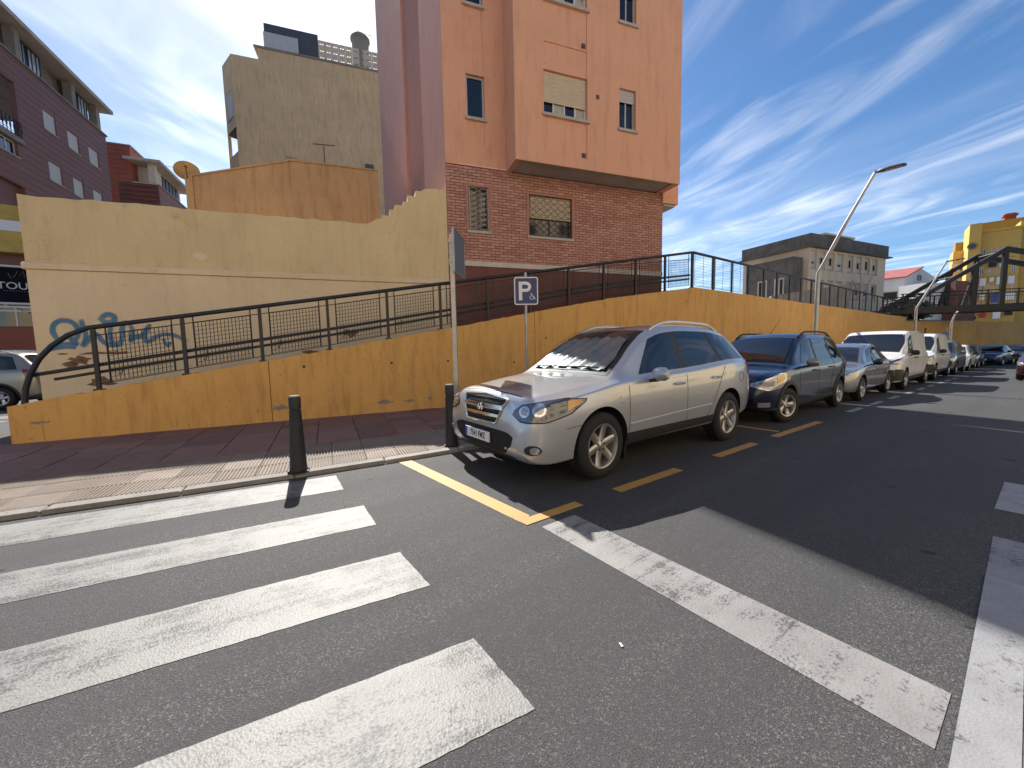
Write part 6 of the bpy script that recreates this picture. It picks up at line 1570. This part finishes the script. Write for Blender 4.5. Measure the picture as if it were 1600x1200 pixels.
def mk(L, W_, H, fa, ra, R, nose, cowl, rf, rr, tail, belt0, belt1, wtop=.70, rim=None, tw=.20, bot=.22, bonnet=None, **kw):
    """profile of an ordinary car from a few heights: nose (z of bonnet edge), cowl, roof front/rear, tail"""
    hw = W_/2-.015; wr = hw*wtop; zb = bonnet or (nose+cowl[1])/2+.02
    top = [(0, nose*.62), (.02, nose*.74), (.06, nose*.88), (.13, nose), (.28, nose+.045), (cowl[0]*.65, zb), (cowl[0], cowl[1]), (cowl[0]+.15, cowl[1]+.12), ((cowl[0]+rf[0])/2+.05, (cowl[1]+rf[1])/2+.06), rf, (rf[0]+.35, H-.008), ((rf[0]+rr[0])/2+.15, H), rr, ((rr[0]*.5+tail[0]*.5), (rr[1]*.55+tail[1]*.45)), tail, (L-.10, tail[1]-.10), (L-.03, tail[1]*.74), (L, .55)]
    belt = [(0, nose*.58), (.02, nose*.68), (.06, nose*.80), (.13, nose*.90), (.28, nose-.035), (cowl[0], belt0), ((cowl[0]+tail[0])/2, (belt0+belt1)/2), (tail[0], min(belt1, tail[1]-.04)), (L-.10, min(belt1, tail[1])-.16), (L, .50)]
    wb = [(0, hw*.66), (.03, hw*.75), (.08, hw*.83), (.16, hw*.90), (.32, hw*.955), (.65, hw*.99), (fa+.1, hw), (L*.5, hw*.985), (ra, hw), (L-.45, hw*.965), (L-.18, hw*.90), (L-.05, hw*.80), (L, hw*.70)]
    wrl = [(0, hw*.55), (.05, hw*.64), (.2, hw*.75), (cowl[0]*.7, hw*.82), (cowl[0], hw*.84), ((cowl[0]+rf[0])/2, wr+.06), rf[:1]+(wr,), ((rf[0]+rr[0])/2, wr), (rr[0], wr*.96), (tail[0], wr*1.02), (L-.05, hw*.62), (L, hw*.58)]
    bt = [(0, bot+.16), (.04, bot+.08), (.15, bot+.01), (.5, bot), (L-.7, bot+.03), (L-.2, bot+.10), (L, bot+.2)]
    z1 = lambda f: nose*f
    S = dict(L=L, W=W_, H=H, fa=fa, ra=ra, R=R, rim=rim or R*.66, tw=tw, spokes=(5, .035, .05), top=top, belt=belt, wb=wb, wr=wrl, bot=bt, gtop=.10, screen=(cowl[0]+.03, rf[0]), mirror=((cowl[0]+rf[0])/2+.12, belt0+.01), mirrorm=None,
             front=[('grille', [(-hw*.34, z1(.70)), (hw*.34, z1(.70))], [(-hw*.40, z1(.80)), (hw*.40, z1(.80))], 'seam'), ('lower_grille', [(-hw*.50, bot+.12), (hw*.50, bot+.12)], [(-hw*.58, bot+.26), (hw*.58, bot+.26)], 'car_plastic')],
             lamps=[('headlight', 'corner', [(-.22, z1(.80)), (.0, z1(.77)), (.26, z1(.86))], [(-.22, z1(.88)), (.05, z1(.94)), (.28, z1(.975))], 'lens', .008), ('tail_light', 'side', [(L-.24, belt1-.22), (L-.09, belt1-.22)], [(L-.30, belt1-.02), (L-.16, belt1-.04)], 'lens_red')])
    S.update(kw)
    if S['mirrorm'] is None: S.pop('mirrorm')
    return S
RZ = math.atan2(ES[1], ES[0])
MPV = mk(4.50, 1.75, 1.66, .83, 3.64, .318, .90, (1.10, 1.07), (1.88, 1.56), (3.95, 1.57), (4.36, 1.12), 1.00, 1.10, wtop=.73, rim=.205, clad=.15, arch=.05,
         glass=[((1.48, 2.28), (1.86, 2.26)), ((2.38, 3.16), (2.36, 3.12)), ((3.26, 4.02), (3.22, 3.88))], trim=[((2.28, 2.38), (2.26, 2.36)), ((3.16, 3.26), (3.12, 3.22))], gtop=.12,
         seams=[(1.32, .36, 1.32, .98), (2.33, .36, 2.33, 1.04), (3.20, .98, 3.24, 1.1), (2.94, .40, 3.20, .98)], handles=[(2.14, .90), (3.05, .93)], rails=(1.95, 3.9, 'steel_black'), mirrorm='paint_beige', rear_screen=(4.0, 4.25),
         lamps=[('headlight', 'corner', [(-.30, .70), (-.05, .64), (.20, .68), (.30, .80)], [(-.30, .735), (-.05, .82), (.18, .90), (.31, .90)], 'lens', .010), ('fog_light', 'corner', [(-.22, .34), (-.02, .34)], [(-.22, .42), (-.02, .42)], 'lens', .010), ('tail_light', 'side', [(4.20, .88), (4.40, .88)], [(4.12, 1.12), (4.27, 1.10)], 'lens_red')])
T, B = car('parked_mpv', 'dark navy people carrier with roof rails parked right behind the silver car', 'car', MPV, W(7.22, 3.60, gz(8.5)), RZ, 'paint_navy', group='cars parked along the kerb', steer=RAD(-16))
plate(T, -.01, 0, .45)
put('aerial', MB().tube([(2.05, 0, 1.58), (2.20, 0.0, 1.66), (2.75, 0, 2.02)], [.012, .006, .003], 6), 'car_plastic', parent=T, local=True)
for sg in (-1, 1):
    lam = B.patch([(-.32, .69), (-.05, .625), (.21, .665), (.32, .80)], [(-.32, .745), (-.05, .835), (.18, .915), (.325, .91)], 'corner', 14, 7, .006, sg, d=(1, .75)); put('lamp_chrome', lam, 'chrome', parent=T, local=True)
    put('lamp_inner', B.patch([(-.20, .70), (.05, .70)], [(-.20, .76), (.05, .80)], 'corner', 10, 5, .014, sg, d=(1, .75)), 'lens_dark', parent=T, local=True); put('indicator', B.patch([(.10, .72), (.24, .78)], [(.10, .84), (.24, .87)], 'corner', 8, 5, .014, sg, d=(1, .75)), 'lens_amber', parent=T, local=True)
HATCH = mk(3.98, 1.74, 1.46, .82, 3.36, .305, .80, (1.08, .96), (1.80, 1.36), (3.25, 1.36), (3.80, 1.00), .90, 1.01, wtop=.70, rim=.205,
           glass=[((1.42, 2.16), (1.80, 2.14)), ((2.24, 2.95), (2.22, 2.80)), ((3.02, 3.40), (2.88, 3.05))], trim=[((2.16, 2.24), (2.14, 2.22)), ((2.95, 3.02), (2.80, 2.88))], gtop=.11,
           seams=[(1.25, .34, 1.25, .88), (2.20, .34, 2.20, .94), (2.98, .90, 3.05, .98), (2.70, .36, 2.98, .90)], handles=[(2.02, .80), (2.82, .84)], rear_screen=(3.35, 3.72), mirrorm='paint_black')
T, B = car('parked_hatchback', 'silver grey hatchback between the navy people carrier and the white van', 'car', HATCH, W(11.95, 3.62, gz(13)), RZ, 'paint_grey', group='cars parked along the kerb'); plate(T, -.01, 0, .42)
VAN = mk(4.95, 1.92, 1.92, .93, 4.20, .335, 1.02, (.92, 1.20), (1.72, 1.80), (4.75, 1.86), (4.86, 1.30), 1.10, 1.14, wtop=.83, rim=.215, tw=.215, bot=.24, bonnet=1.13,
         glass=[((1.30, 2.10), (1.66, 2.08))], gtop=.16, seams=[(1.18, .40, 1.18, 1.06), (2.16, .40, 2.16, 1.75), (3.55, .40, 3.55, 1.75), (2.2, .98, 4.6, .98)], handles=[(2.0, 1.0), (2.36, 1.0)], mirrorm='car_plastic', clad=.16, handlem='car_plastic',
         front=[('grille', [(-.42, .70), (.42, .70)], [(-.46, .78), (.46, .78)], 'seam'), ('bumper', [(-.80, .30), (.80, .30)], [(-.80, .66), (.80, .66)], 'car_plastic', .012, 24)],
         lamps=[('headlight', 'corner', [(-.24, .84), (0, .82), (.24, .90)], [(-.24, .90), (.02, .985), (.27, 1.03)], 'lens_dark', .010), ('headlight_reflector', 'corner', [(-.16, .855), (.12, .87)], [(-.16, .895), (.12, .955)], 'lens', .016), ('bumper_corner', 'side', [(.10, .32), (.56, .32)], [(.10, .68), (.52, .66)], 'car_plastic', .012), ('tail_light', 'side', [(4.78, .85), (4.88, .85)], [(4.74, 1.25), (4.84, 1.25)], 'lens_red')])
T, B = car('white_van', 'white panel van with black bumper parked behind the grey hatchback', 'van', VAN, W(16.35, 3.66, gz(18)), RZ, 'paint_white', group='cars parked along the kerb'); plate(T, -.01, 0, .50)
TALLMPV = lerp_spec(MPV); TALLMPV.pop('rails')
T, B = car('parked_van', 'second white van parked nose to tail behind the first white van', 'van', lerp_spec(VAN), W(21.9, 3.70, gz(23)), RZ, 'paint_white', group='cars parked along the kerb', lod=1)
T, B = car('parked_estate', 'dark grey people carrier parked beyond the two vans', 'car', TALLMPV, W(27.4, 3.6, gz(28)), RZ, 'paint_darkgrey', group='cars parked along the kerb', lod=1); plate(T, -.01, 0, .45)
T, B = car('parked_hatchback', 'small white hatchback far along the kerb', 'car', HATCH, W(32.4, 3.6, gz(33)), RZ, 'paint_white', group='cars parked along the kerb', lod=1); plate(T, -.01, 0, .42)
T, B = car('parked_hatchback', 'dark grey hatchback last in the row along the kerb', 'car', HATCH, W(36.9, 3.6, gz(37)), RZ, 'paint_darkgrey', group='cars parked along the kerb', lod=1)
SALOON = mk(4.5, 1.78, 1.44, .88, 3.55, .31, .78, (1.20, .95), (2.0, 1.36), (3.2, 1.36), (4.05, 1.02), .90, .98, wtop=.68,
            glass=[((1.56, 2.36), (1.98, 2.34)), ((2.44, 3.25), (2.42, 3.10)), ((3.32, 3.7), (3.18, 3.3))], seams=[(2.40, .34, 2.40, .93)], handles=[(2.2, .80), (3.1, .83)], rear_screen=(3.35, 3.95))
# cars lined up square to the far wall
for i, (px, dep, pm, sp, lab, nm, rot) in enumerate(((1533, 27.6, 'paint_blue', HATCH, 'dark blue car facing the street in front of the far wall', 'parked_hatchback', 10), (1556, 30.0, 'paint_black', SALOON, 'black saloon beside the dark blue car at the far wall', 'parked_saloon', 26),
        (1572, 31.5, 'paint_black', HATCH, 'black hatchback further right along the far wall', 'parked_hatchback', 30), (1592, 33.0, 'paint_darkgrey', SALOON, 'grey saloon near the right edge along the far wall', 'parked_saloon', 30))):
    p = at(px, 560, dep); hh = RAD(HD+rot-2); rz_ = math.atan2(math.cos(hh), math.sin(hh))
    T, B = car(nm, lab, 'car', sp, (p[0], p[1], gz(stw(p[0], p[1])[0])), rz_, pm, group='cars parked at the far wall', lod=1); plate(T, -.01, 0, .42)
p = at(1596, 590, 15.0); hh = RAD(HD)
T, B = car('parked_saloon', 'dark maroon car on the road cut off by the right edge of the picture', 'car', SALOON, W(24.0, -0.02, gz(24)), RZ, 'paint_maroon', group='cars across the street', lod=1)
# small van in the side street, tail towards the ramp end
hh = RAD(72); q_ = at(60, 600, 11.0); ex = np.array([math.sin(hh), math.cos(hh)]); ey = np.array([-ex[1], ex[0]]); l_ = q_[:2]-ex*4.5+ey*.87
T, B = car('parked_van', 'beige grey small van in the side street beyond the ramp end', 'van', lerp_spec(MPV, rails=(1.95, 3.9, 'alu')), (l_[0], l_[1], 0.03), math.atan2(ex[1], ex[0]), 'paint_beige')

# scrap of paper on the asphalt
p = ground_at(971, 1012)
sc = MB(); sc.grid([[(p[0]+.005*i-.003*j, p[1]+.012*j, .005+.002*((i+j) % 2)) for i in range(3)] for j in range(3)]); sc.grid([[(p[0]+.005*i-.003*j, p[1]+.012*j, .004+.002*((i+j) % 2)) for i in range(2, -1, -1)] for j in range(3)])
tag(put('paper_scrap', sc, 'sign_white', loc=(p[0], p[1], 0)), 'tiny white scrap of paper on the asphalt near the stop line', 'litter')
